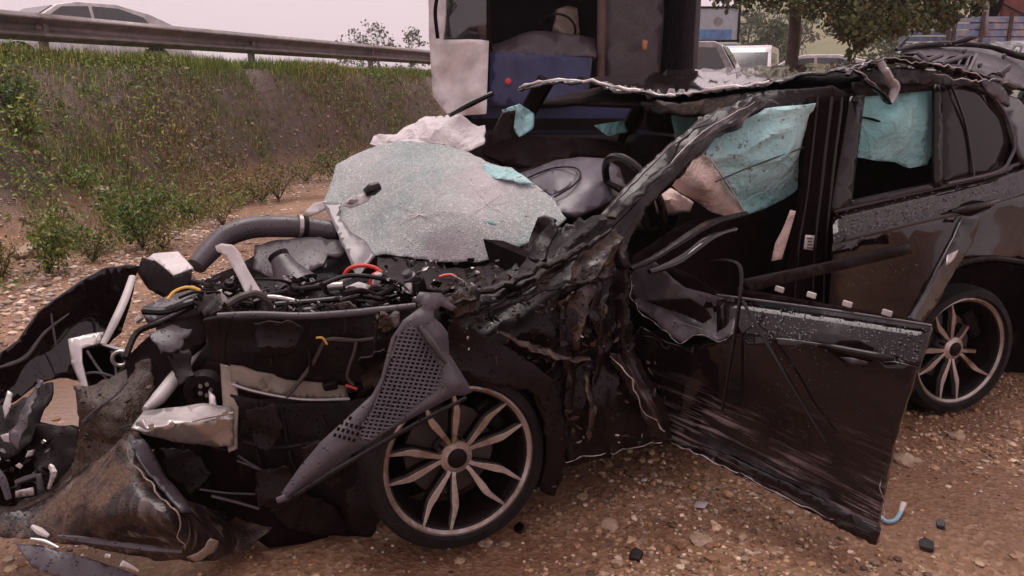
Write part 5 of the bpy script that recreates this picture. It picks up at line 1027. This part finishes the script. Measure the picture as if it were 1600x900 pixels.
part('nose_shard', sheet([(-40, 640, .8), (20, 632, .8), (50, 612, .84), (82, 596, .86), (80, 620, .8), (62, 650, .74), (50, 690, .66), (20, 712, .62), (-40, 720, .65)], res=9, amp=.02, sc=9, seed=93, jag=3), 'darkpl', thick=.01)
part('nose_shard', sheet([(12, 690, .62), (28, 650, .7), (56, 590, .82), (64, 592, .8), (44, 650, .66), (26, 700, .6)], res=7, amp=.02, sc=14, jag=2, seed=94), 'plastic', thick=.006)
part('nose_shard', sheet([(4, 636, .76), (12, 610, .8), (20, 614, .8), (16, 640, .75), (8, 656, .74)], res=6, amp=.01), 'alu', thick=.006)
part('nose_shard', sheet([(40, 700, .7), (60, 660, .74), (124, 668, .72), (130, 690, .66), (112, 740, .6), (70, 770, .56), (60, 740, .6)], res=10, amp=.03, sc=8, seed=97, jag=2), 'darkpl', thick=.01)
fl = part('fog_lamp', sheet([(-30, 690, .75), (0, 682, .74), (40, 700, .7), (74, 724, .64), (84, 752, .6), (74, 774, .57), (0, 792, .56), (-30, 790, .58)], inner=[(30, 740, .75)], res=10, amp=.01), 'black', thick=.01)
part('lamp_glass', sheet([(0, 680, .68), (14, 676, .68), (26, 684, .67), (26, 700, .66), (10, 698, .66)], res=7, amp=.006), 'white', fl, thick=.006)
part('lamp_glass', sheet([(24, 728, .6), (30, 724, .6), (36, 728, .6), (32, 733, .6)], res=5), 'white', fl, thick=.005)
part('lamp_frame', tube(P((24, 754, .56), (40, 748, .56), (58, 742, .56)), [.008, .01, .008], 6), 'plastic', fl)
part('lamp_frame', sheet([(24, 768, .53), (52, 762, .53), (54, 774, .53), (24, 778, .53)], res=8), 'alu', fl, thick=.006)
part('lamp_frame', sheet([(56, 742, .54), (64, 740, .54), (70, 768, .53), (58, 772, .53)], res=8), 'plastic', fl, thick=.008)
part('lamp_frame', tube(P((78, 726, .58), (84, 738, .56), (80, 752, .55), (76, 764, .54)), [.006, .012, .008, .006], 6, bumps=.5), 'silver', fl)
part('lamp_frame', tube(P((-10, 730, .6), (4, 750, .57), (14, 780, .54)), [.012, .014, .01], 6), 'plastic', fl)
part('radiator_mud', sheet([(120, 606, .72), (150, 600, .74), (200, 570, .78), (232, 560, .74), (238, 610, .66), (224, 650, .58), (216, 684, .5), (186, 704, .5), (150, 716, .52), (118, 744, .54), (80, 772, .52), (20, 804, .5), (-40, 812, .52), (-40, 796, .56), (20, 788, .55), (70, 764, .56), (108, 730, .6), (122, 680, .66)], inner=[(180, 640, .52)], res=9, amp=.025, sc=11, seed=101, jag=2), 'mud', thick=.02)
part('radiator', sheet([(196, 560, .8), (260, 500, .95), (318, 490, .95), (322, 530, .85), (230, 640, .6), (206, 660, .55)], res=14, amp=.008), 'black', thick=.03)
part('radiator_frame', tube(P((196, 560, .76), (214, 520, .86), (250, 505, .9)), .012, 8), 'darkpl')
part('bent_rod', tube(P((128, 660, .6), (150, 640, .6), (180, 618, .6), (200, 595, .62)), .004, 6), 'plastic')
bu = part('front_bumper', sheet([(176, 704, .46), (196, 682, .46), (216, 680, .45), (236, 712, .42), (258, 745, .38), (285, 778, .33), (330, 800, .4), (385, 802, .4), (442, 786, .36), (424, 828, .3), (384, 864, .25), (340, 880, .2), (300, 884, .18), (240, 878, .2), (170, 862, .26), (110, 848, .32), (40, 842, .4), (-40, 838, .48), (-40, 808, .52), (20, 800, .5), (80, 774, .5), (130, 736, .5)],
    inner=[(194, 700, .36), (225, 745, .26), (262, 785, .14), (276, 800, .1), (284, 860, .1), (200, 780, .2), (150, 800, .24), (330, 840, .2), (240, 840, .16)], res=9, amp=.016, sc=7, seed=103, jag=1.5), 'mudskin', thick=.01, smooth=32)
part('bumper_crease', tube(P((196, 690, .33), (208, 722, .29), (228, 750, .23), (252, 778, .15), (276, 798, .07), (280, 830, .07), (286, 858, .07)), [0.00165, 0.00275, 0.0033, 0.00275, 0.00165], 6, 5, bumps=.8, jit=.012), 'beige', bu)
part('bumper_fold', sheet([(204, 684, .4), (224, 684, .4), (238, 712, .36), (262, 748, .28), (296, 782, .2), (300, 800, .14), (284, 800, .09), (262, 772, .16), (232, 742, .26), (212, 712, .34)], res=8, amp=.012, sc=10, seed=105), 'plastic', bu, thick=.008)
part('bumper_scrape', sheet([(292, 872, .1), (316, 860, .1), (330, 842, .11), (342, 846, .12), (336, 864, .12), (308, 880, .11)], res=7, amp=.006, jag=1.5), 'beige', bu, thick=.005)
part('bumper_lip', tube(P((90, 838, .3), (140, 845, .24), (190, 852, .16), (240, 858, .1), (284, 862, .08)), [.005, .012, .008, .01, .006], 6, 5, bumps=.4, seed=6), 'plastic', bu)
part('bumper_clip', [tube(P((50, 822, .4), (62, 830, .38), (76, 838, .36)), [.006, .012, .006], 8)], 'white', bu)
part('bumper_clip', [tube(P((48, 842, .36), (70, 846, .34), (92, 856, .3)), [.004, .007, .004], 8)], 'alu', bu)
part('front_splitter', sheet([(22, 848, .38), (60, 850, .34), (100, 862, .28), (150, 876, .22), (200, 892, .16), (230, 905, .12), (180, 925, .12), (110, 910, .2), (50, 886, .28)], res=10, amp=.012, sc=9, seed=107), 'plastic', thick=.012)
part('splitter_pin', [tube(P((164, 868, .16), (172, 869, .16)), .006, 8, 2)], 'white')
part('splitter_pin', [tube(P((190, 880, .12), (206, 886, .12), (216, 892, .12)), [.01, .006, .004], 8, 2)], 'white')
part('caked_turf', sheet([(580, 505, .24), (600, 494, .22), (622, 490, .2), (626, 505, .2), (606, 518, .22), (584, 524, .24)], res=6, amp=.04, sc=25, seed=5, jag=2), 'mud', thick=.02)
part('caked_turf', sheet([(700, 470, .05), (740, 452, .05), (800, 436, .06), (812, 452, .02), (760, 474, -.01), (716, 488, .0)], res=6, amp=.04, sc=22, seed=6, jag=3), 'mud', thick=.02)
part('caked_turf', sheet([(520, 476, .45), (548, 470, .42), (562, 480, .4), (540, 490, .42)], res=6, amp=.03, sc=25, seed=7, jag=2), 'mud', thick=.02)
part('caked_turf', sheet([(770, 570, .02), (800, 570, .02), (815, 590, .0), (790, 592, .0)], res=6, amp=.03, sc=25, seed=8, jag=2), 'mud', thick=.02)
# small torn bits strewn through the open front, too many to pick apart
def shards(name, mat, n, seed, zones, smin, smax):
    r = random.Random(seed); V, F = [], []
    for i in range(n):
        x0, x1, y0, y1, t0, t1 = r.choice(zones); fx = r.random(); fy = r.random()
        p = T(x0 + (x1 - x0) * fx, y0 + (y1 - y0) * fy, t0 + (t1 - t0) * (.5 * fx + .5 * fy) + r.uniform(-.02, .02))
        u = Vector((r.uniform(-1, 1), r.uniform(-1, 1), r.uniform(-.7, .7))).normalized(); w = u.cross(Vector((r.random(), r.random(), r.random()))).normalized(); nn = u.cross(w)
        L = r.uniform(smin, smax); W = L * r.uniform(.12, .6); b = len(V); th = .002
        for k in (-1, 1):
            V += [p - u * L + nn * th * k, p + w * W * r.uniform(.4, 1) + nn * (th * k + L * .3), p + u * L * r.uniform(.6, 1) + nn * th * k, p - w * W + nn * (th * k - L * .1)]
        F += [(b, b + 1, b + 2), (b, b + 2, b + 3), (b + 6, b + 5, b + 4), (b + 7, b + 6, b + 4)] + [(b + i_, b + (i_ + 1) % 4, b + 4 + (i_ + 1) % 4, b + 4 + i_) for i_ in range(4)]
    return part(name, [(V, F)], mat, kind='stuff', smooth=0, uv=False)
ZE = [(320, 720, 440, 490, 1.0, .3), (300, 420, 430, 490, 1.1, .8), (600, 780, 405, 470, .6, .2), (440, 640, 430, 475, .85, .55)]
ZW = [(720, 980, 420, 570, .05, -.08), (850, 1040, 560, 700, -.02, -.1), (700, 850, 440, 600, .1, .0)]
ZN = [(-40, 90, 690, 790, .68, .55)]
rh = random.Random(77)
for i in range(10):
    zx = rh.uniform(330, 690); zy = rh.uniform(432, 484); zt = .95 - (zx - 330) / 360 * .6 + rh.uniform(-.08, .08); pts_ = [T(zx, zy, zt)]
    dx_ = rh.choice((-1, 1)) * rh.uniform(20, 45)
    for j in range(3): zx += dx_; zy = min(486, max(426, zy + rh.uniform(-14, 14))); pts_.append(T(zx, zy, zt - .03 + rh.uniform(-.06, .06)))
    part('black_hose', tube(pts_, rh.choice((.006, .009, .012, .016)), 8, 6), rh.choice(('darkpl', 'gloss', 'plastic', 'wire')))
for i in range(14):
    zx = rh.uniform(300, 700); zy = rh.uniform(430, 480); zt = 1.0 - (zx - 300) / 400 * .65; b_ = T(zx, zy, zt); d_ = Vector((rh.uniform(-.5, .5), rh.uniform(-.5, .5), 1)).normalized()
    part('engine_fitting', lathe([(.0005, .03), (.016, .03), (.02, .024), (.02, .012), (.027, .008), (.027, -.03)], b_, d_, 14), rh.choice(('darkpl', 'plastic', 'alu', 'gloss', 'darkpl')))
for pts_ in (((352, 520, .42), (350, 560, .42)), ((420, 500, .38), (424, 570, .36)), ((480, 500, .34), (486, 586, .34)), ((540, 498, .29), (540, 520, .28)), ((590, 498, .25), (584, 560, .23))): part('panel_rib', tube(P(*pts_), .006, 6, 2), 'darkpl')
for pts_ in (((392, 640, .36), (400, 700, .32), (420, 770, .29)), ((440, 640, .31), (452, 710, .27), (476, 780, .25)), ((500, 640, .27), (520, 690, .23), (540, 730, .22)), ((380, 690, .33), (430, 700, .28), (500, 690, .24))): part('liner_rib', tube(P(*pts_), .008, 6, 5), 'darkpl')
for i, (pts_, mt) in enumerate((
    ([(396, 506, .36), (450, 500, .33), (476, 520, .31), (458, 552, .31), (420, 560, .33), (400, 540, .34)], 'darkpl'), ([(560, 560, .2), (600, 545, .18), (626, 560, .17), (606, 600, .18), (570, 610, .2)], 'paint_mud'),
    ([(384, 640, .34), (430, 632, .3), (446, 668, .28), (420, 706, .28), (394, 694, .31)], 'darkpl'), ([(470, 700, .24), (530, 680, .2), (556, 720, .19), (520, 760, .2), (482, 748, .22)], 'paint_mud'),
    ([(400, 740, .28), (450, 730, .26), (470, 770, .25), (440, 800, .26), (404, 786, .28)], 'darkpl'), ([(540, 770, .18), (590, 740, .16), (606, 790, .16), (580, 836, .2), (548, 826, .2)], 'darkpl'),
    ([(232, 520, .84), (270, 506, .86), (300, 516, .84), (282, 548, .78), (250, 556, .76)], 'plastic'), ([(262, 560, .74), (296, 548, .74), (306, 590, .66), (280, 606, .64)], 'darkpl'),
    ([(300, 470, .86), (340, 462, .8), (352, 484, .7), (320, 498, .72)], 'paint_mud'), ([(250, 700, .48), (300, 704, .45), (330, 740, .42), (300, 772, .4), (262, 740, .44)], 'darkpl'))):
    part('torn_flap', sheet([(x_, y_, t_ - .05) for x_, y_, t_ in pts_], res=7, amp=.022, sc=9, seed=200 + i, jag=3.5, dv=(AX + UP * (.5 if i % 2 else -.4)).normalized()), mt, thick=.006)
part('strut_tower', lathe([(.0005, .06), (.04, .06), (.05, .045), (.09, .035), (.11, 0), (.115, -.08)], T(640, 500, .3), UP, 24), 'darkpl')
part('horn', lathe([(.0005, .03), (.02, .03), (.03, .02), (.05, .018), (.055, 0), (.05, -.02), (.0005, -.02)], T(300, 690, .5), (OUT + AX * -.4), 24), 'darkpl')
part('hanging_rod', tube(P((370, 720, .3), (430, 742, .27), (486, 758, .26)), [.003, .005, .003], 6), 'plastic')
part('torn_strip', sheet([(420, 800, .24), (470, 770, .24), (520, 790, .24), (560, 830, .26), (500, 838, .26), (450, 826, .25)], res=9, amp=.02, sc=9, seed=19, jag=3), 'darkpl', thick=.008)
shards('torn_plastic_bits', 'darkpl', 150, 1, ZE + ZN, .012, .04)
shards('torn_metal_bits', 'alu', 80, 2, ZE + ZN, .006, .02)
shards('grey_plastic_bits', 'plastic', 110, 3, ZE + ZN, .006, .022)
shards('torn_paint_bits', 'paint_mud', 70, 4, ZW, .006, .02)
shards('bright_flakes', 'silver', 80, 5, ZW + ZE, .003, .012)
shards('mud_crumbs', 'mud', 260, 6, ZW + [(690, 900, 430, 480, .1, .0), (120, 240, 590, 720, .68, .45)], .006, .022)

# panels around it that came off and lie loose
gp = empty('grille_panel', T(445, 782, -.2), 'loose grey plastic panel with perforated mesh leaning on the front wheel', 'car panel')
g0, g1, g2 = T(445, 782, -.22), T(735, 612, -.14), T(690, 458, -.02)
gn = (g1 - g0).cross(g2 - g0).normalized()
if gn.dot(CAM - g0) < 0: gn = -gn
def GP(x, y, off=0.0):
    r = ray(x, y); return CAM + r * ((g0 + gn * off - CAM).dot(gn) / r.dot(gn))
hole = [(620, 527), (634, 516), (648, 516), (664, 536), (686, 572), (687, 592), (680, 606), (650, 630), (606, 666), (572, 688), (560, 676), (582, 640), (600, 600), (612, 560)]
outer = [(444, 782), (440, 770), (470, 728), (502, 690), (540, 655), (580, 618), (596, 590), (604, 556), (612, 528), (630, 500), (660, 478), (648, 468), (656, 456), (690, 458), (700, 470), (714, 480), (706, 486), (690, 478), (678, 484), (678, 496), (690, 506), (700, 520), (702, 552), (722, 584), (738, 612), (726, 618), (712, 618), (660, 645), (600, 678), (540, 716), (490, 752), (452, 780)]
def ringsheet(o_, h_, res=7):
    def dens(L):
        R_ = []
        for i in range(len(L)):
            a, b = L[i], L[(i + 1) % len(L)]; m_ = max(1, int(math.hypot(b[0] - a[0], b[1] - a[1]) / res))
            R_ += [(a[0] + (b[0] - a[0]) * j / m_, a[1] + (b[1] - a[1]) * j / m_) for j in range(m_)]
        return R_
    A, B = dens(o_), dens(h_); V = [Vector(p) for p in A + B]; na, nb = len(A), len(B)
    ov, oe, of, *_ = delaunay_2d_cdt(V, [(na + i, na + (i + 1) % nb) for i in range(nb)], [list(range(na))], 1, 1e-4)
    def inp(x, y, L):
        c = False; j = len(L) - 1
        for i in range(len(L)):
            if (L[i][1] > y) != (L[j][1] > y) and x < (L[j][0] - L[i][0]) * (y - L[i][1]) / (L[j][1] - L[i][1]) + L[i][0]: c = not c
            j = i
        return c
    def edge(x, y, L): return min(math.hypot(x - p[0], y - p[1]) for p in L)
    W = []
    for v in ov:
        e = edge(v.x, v.y, A); h = edge(v.x, v.y, B); off = .016 * min(1, e / 10) - .012 * max(0, 1 - h / 7)
        W.append(GP(v.x, v.y, off))
    F = []
    for f in of:
        cx = sum(ov[i].x for i in f) / len(f); cy = sum(ov[i].y for i in f) / len(f)
        if inp(cx, cy, B): continue
        a, b, c = (W[i] for i in f[:3]); F.append(list(f) if (b - a).cross(c - a).dot(CAM - a) > 0 else list(reversed(f)))
    return W, F, inp
Wp, Fp, inpoly = ringsheet(outer, hole)
def gpart(n, g, m_, **k): return build(n, g if isinstance(g, list) else [g], MAT[m_], gp, **k)
gpart('panel_skin', (Wp, Fp), 'plastic', thick=.006, smooth=35)
du = (g1 - g0).normalized(); dv = gn.cross(du)
bars = []
def clipbar(a, b, L):
    segs = []; N = 60; cur = None
    for i in range(N + 1):
        x = a[0] + (b[0] - a[0]) * i / N; y = a[1] + (b[1] - a[1]) * i / N; ins = inpoly(x, y, L)
        if ins and cur is None: cur = (x, y)
        if (not ins or i == N) and cur is not None: segs.append((cur, (x, y))); cur = None
    return segs
big = [(x + (x - 635) * .04, y + (y - 600) * .04) for x, y in hole]
for k in range(-40, 60):
    for (dx, dy) in ((95, -210), (200, 40)):
        if dx == 95: a = (500 + k * 8.2, 760); b = (a[0] + dx, a[1] + dy * 1.3)
        else: a = (520, 500 + k * 6.4); b = (a[0] + dx, a[1] + dy * .55)
        for s0, s1 in clipbar(a, b, big):
            if math.hypot(s1[0] - s0[0], s1[1] - s0[1]) > 6: bars.append(tube([GP(*s0, .004), GP(*s1, .004)], .0042, 4, 1, curve=False))
gpart('mesh_bars', bars, 'plastic', smooth=0, uv=False)
gpart('mesh_backing', sheet([(x, y, -.03) for x, y in big], res=30, fn=GP), 'black', thick=.004)
slots = []
for j in range(5):
    for i in range(5 - j if j > 2 else 5):
        x = 520 + i * 7.5 + j * 5.5; y = 682 - j * 9.5 + i * 2
        slots.append(sheet([(x, y, .0175), (x + 4.5, y + 1.2, .0175), (x + 6.5, y - 4.2, .0175), (x + 2, y - 5.4, .0175)], res=9, fn=GP))
gpart('mesh_slots', slots, 'black', smooth=0, uv=False)
gpart('panel_ridge', tube([GP(656, 510, .018), GP(674, 534, .026), GP(698, 568, .018)], [.006, .013, .006], 8, 5), 'plastic')
gpart('panel_edge', tube([GP(446, 784, .0), GP(500, 750, .01), GP(560, 714, .012), GP(640, 668, .012), GP(728, 622, .005)], [.006, .008, .008, .006], 8, 5), 'darkpl')
gpart('panel_clip', [tube([GP(434, 782, .0), GP(448, 776, .012)], .01, 8, 2)], 'plastic')

# torn bonnet lying on the crushed roof
bo = empty('torn_bonnet', T(1500, 110, .8), 'torn dark bonnet with triangular cut-outs lying across the crushed roof', 'car panel')
def bpart(n, g, m_, **k): return build(n, g if isinstance(g, list) else [g], MAT[m_], bo, **k)
bpart('inner_skin', sheet([(1398, 80, .75), (1410, 72, .8), (1470, 68, .9), (1540, 72, .9), (1590, 86, .8), (1660, 100, .75), (1680, 140, .55), (1610, 140, .5), (1550, 122, .45), (1490, 110, .5), (1440, 96, .6)], res=12, amp=.008, sc=6, seed=121), 'plastic', thick=.01)
tri = [[(1412, 84), (1434, 83), (1420, 92)], [(1444, 87), (1472, 86), (1452, 96), (1442, 95)], [(1486, 88), (1498, 87), (1482, 96), (1474, 96)], [(1505, 92), (1513, 90), (1506, 106), (1498, 104)], [(1480, 98), (1500, 92), (1496, 100), (1484, 102)], [(1518, 88), (1524, 87), (1514, 110), (1511, 109)]]
for tr in tri: bpart('cut_out', sheet([(x, y, .585 + (1520 - x) * .0002) for x, y in tr], res=8), 'black', thick=.004)
for a in (((1434, 83, .6), (1452, 97, .54)), ((1472, 86, .6), (1440, 98, .55)), ((1512, 86, .58), (1470, 100, .52)), ((1526, 86, .56), (1514, 112, .48))): bpart('rib', tube(P(*a), .012, 6, 2), 'plastic')
bpart('bonnet_edge', tube(P((1400, 78, .7), (1440, 70, .8), (1500, 69, .82), (1550, 74, .78), (1592, 88, .7), (1650, 104, .6)), [.01, .018, .014, .018, .012], 8, 5, bumps=.3, seed=3), 'paint_mud')
bpart('torn_edge', tube(P((1410, 72, .75), (1450, 67, .8), (1490, 69, .8), (1530, 62, .8)), [0.002046, 0.004092, 0.002046, 0.001364], 6, 10, bumps=1.9, jit=.012, seed=4), 'silver')
bpart('torn_strip', tube(P((1402, 76, .72), (1412, 66, .74), (1420, 58, .75)), [.006, .008, .003], 6), 'darkpl')
bpart('torn_strip', tube(P((1488, 68, .8), (1510, 62, .8), (1526, 59, .8)), [.01, .014, .004], 6), 'darkpl')
for x, y in ((1568, 88), (1530, 102), (1572, 108), (1566, 118), (1506, 80)): bpart('hole_plug', lathe([(.0005, .01), (.012, .01), (.016, 0)], T(x, y, .5), OUT, 10), 'plastic')
bpart('hinge_boss', tube(P((1560, 116, .5), (1572, 108, .5), (1578, 102, .5)), [.014, .02, .012], 8), 'plastic')
bpart('outer_skin', sheet([(1540, 66, 1.1), (1620, 62, 1.1), (1680, 66, 1.0), (1680, 92, .8), (1600, 84, .85)], res=12, amp=.006), 'paint', thick=.01)

wp = empty('crumpled_panel', T(660, 222, 1.95), 'crumpled white torn sheet behind the broken windshield', 'torn sheet')
build('white_sheet', [sheet([(578, 222, 1.95), (584, 208, 2.0), (620, 200, 2.05), (640, 190, 2.1), (665, 176, 2.15), (700, 178, 2.1), (730, 186, 2.0), (758, 196, 1.9), (756, 232, 1.75), (735, 238, 1.8), (700, 226, 1.85), (660, 219, 1.9), (620, 219, 1.95), (592, 226, 1.95)], inner=[(680, 205, 1.85)], res=8, amp=.05, sc=6, seed=131, jag=1.5)], MAT['whitecl'], wp, thick=.006, smooth=30)
build('dark_strut', [tube(P((702, 180, 2.0), (735, 162, 2.0), (770, 146, 1.95)), [.014, .02, .014], 8)], MAT['gloss'], wp)

# ================================================================== small things on the ground
def ground_at(px_, py_):
    r_ = ray(px_, py_); k = 1.0
    while k < 40:
        p = CAM + r_ * k
        if p.z <= float(hgt(p.x, p.y)): return p
        k += .01
    return p
def chunk(name, px_, py_, size, mat, label, cat, group, seed, flat=.6):
    p = ground_at(px_, py_); bm = bmesh.new(); bmesh.ops.create_icosphere(bm, subdivisions=2, radius=size)
    for v in bm.verts:
        n_ = noise.noise(v.co.normalized() * 1.6 + Vector((seed, 0, 0))); v.co *= 1 + .55 * n_ + .2 * noise.noise(v.co.normalized() * 4 + Vector((0, seed, 0))); v.co.z *= flat
    me = bpy.data.meshes.new(name); bm.to_mesh(me); bm.free(); me.materials.append(MAT[mat])
    o = bpy.data.objects.new(name, me); link(o); o.location = (p.x, p.y, p.z + size * flat * .35); o.rotation_euler.z = seed; tag(o, label, cat, group); return o
MAT['clod'] = simple('orange clay', (.36, .11, .045), .8, bump=.6, bsc=60, sc=30)
MAT['pale'] = simple('pale stone', (.36, .25, .17), .6, bump=.4, bsc=50, sc=25)
for i, (x, y, s) in enumerate(((708, 820, .045), (722, 812, .03), (742, 822, .035), (756, 815, .04), (768, 822, .022), (782, 812, .03), (795, 806, .02), (700, 828, .02), (805, 828, .018))):
    chunk('clay_clod', x, y, s, 'clod', ('largest orange clay clod, under the front rim', 'small orange clod squeezed behind the largest clod', 'third largest orange clod, just right of the largest', 'second largest orange clod, middle of the heap at the wheel', 'tiny orange clod in front of the second largest clod', 'orange clod at the right end of the heap', 'small orange clod farthest right in the heap, touching the tyre', 'small orange clod leftmost at the front wheel', 'small orange clod lying apart beside the black shard')[i], 'clod', 'orange clods at the front wheel', i + 1.0)
for i, (x, y, s, lab) in enumerate(((758, 850, .028, 'brown stone below the front wheel clods'), (789, 852, .02, 'pale stone right of the clods, below the front wheel'), (717, 878, .02, 'tan stone near the bottom edge, below the wheel'), (952, 822, .035, 'cream stone on clay between the two black shards'), (909, 778, .022, 'tan stone in the shade below the rocker'), (1094, 848, .04, 'broad buff stone below the white card'), (1412, 722, .05, 'flat tan stone by the bottom rear of the hanging door'), (1430, 722, .03, 'orange stone beside the flat tan stone'), (965, 882, .02, 'pale stone left of the black shard at the bottom'), (30, 400, .10, 'grey stone at the foot of the bank at the left'), (52, 395, .13, 'flat grey slab at the foot of the bank'), (1495, 684, .04, 'pale stone below the rear wheel'), (158, 298, .09, 'white stone lying on the bare bank'))):
    chunk('stone', x, y, s, 'pale', lab, 'stone', 'single stones', i + 20.0, .5)
for i, (x, y, s, lab) in enumerate(((994, 874, .026, 'black plastic shard near the bottom centre of the gravel'), (811, 832, .022, 'black shard right of the orange clods'), (1470, 826, .018, 'small black chip right of the hanging door'), (1448, 858, .028, 'dark flat chip below the blue hose'))):
    p = ground_at(x, y); o = build('plastic_shard', [prism([p + Vector((-s, -.3 * s, .004)), p + Vector((.3 * s, -s, .004)), p + Vector((s, .2 * s, .012)), p + Vector((.1 * s, s, .02)), p + Vector((-.7 * s, .7 * s, .01))], (0, .004, .012))], MAT['gloss'], bevel=.002); tag(o, lab, 'shard', 'black plastic shards')
p = ground_at(1094, 794); o = build('white_card', [([p + Vector(v) for v in ((-.03, -.012, .012), (.012, -.02, .012), (.036, .012, .02), (-.012, .02, .02))], [(0, 1, 2, 3)])], MAT['white'], thick=.003); tag(o, 'small white card lying on the clay inside the hanging door', 'card')
p = ground_at(1006, 754); o = build('white_card', [([p + Vector(v) for v in ((-.012, -.008, .012), (.01, -.008, .012), (.014, .008, .016), (-.01, .01, .016))], [(0, 1, 2, 3)])], MAT['white'], thick=.003); tag(o, 'tiny white scrap below the rocker panel', 'scrap')
hs_ = empty('cut_hose', ground_at(1390, 815), 'short blue hose with white end beside the hanging door corner', 'hose')
a = [ground_at(x, y) + Vector((0, 0, z)) for x, y, z in ((1372, 812, .02), (1384, 819, .012), (1398, 817, .012), (1406, 808, .02), (1410, 800, .035))]
build('blue_tube', [tube(a[:4], .008, 8)], simple('pale blue hose', (.24, .4, .5), .4, var=.1), hs_); build('white_end', [tube(a[3:], [.007, .012], 8, 3, curve=False)], MAT['white'], hs_)
# crumbs of safety glass and plastic on the clay
r = np.random.default_rng(91); n = 450; pc = np.array([(ground_at(x_, y_).x, ground_at(x_, y_).y) for x_, y_ in ((700, 860), (900, 780), (1050, 800), (1200, 850), (1420, 740), (560, 880), (1300, 880), (80, 640))])
q_ = pc[r.integers(0, len(pc), n)] + r.normal(size=(n, 2)) * np.array((.28, .22)); tone = np.array([(.4, .46, .43), (.55, .5, .46), (.02, .012, .013), (.03, .02, .02)])[r.integers(0, 4, n)]
o = stones('glass_crumbs', q_[:, 0], q_[:, 1], .002 + .0045 * r.random(n) ** 2, tone, 92, MAT['stone'], .2); tag(o, 'tiny crumbs of broken glass and black plastic on the clay', 'debris', kind='stuff')
# thin rainy air over the far country
m = M('rain haze'); m.n.remove(m.b); pv = m.n.new('ShaderNodeVolumePrincipled'); pv.inputs['Color'].default_value = (.93, .88, .9, 1); pv.inputs['Density'].default_value = .0010; pv.inputs['Anisotropy'].default_value = .2
out = [n for n in m.n if n.type == 'OUTPUT_MATERIAL'][0]; m.l.new(pv.outputs[0], out.inputs['Volume'])
hz_ = build('haze', [box(Vector((20, 130, 28)), 620, 340, 64)], m.m, smooth=0, uv=False); tag(hz_, kind='stuff')
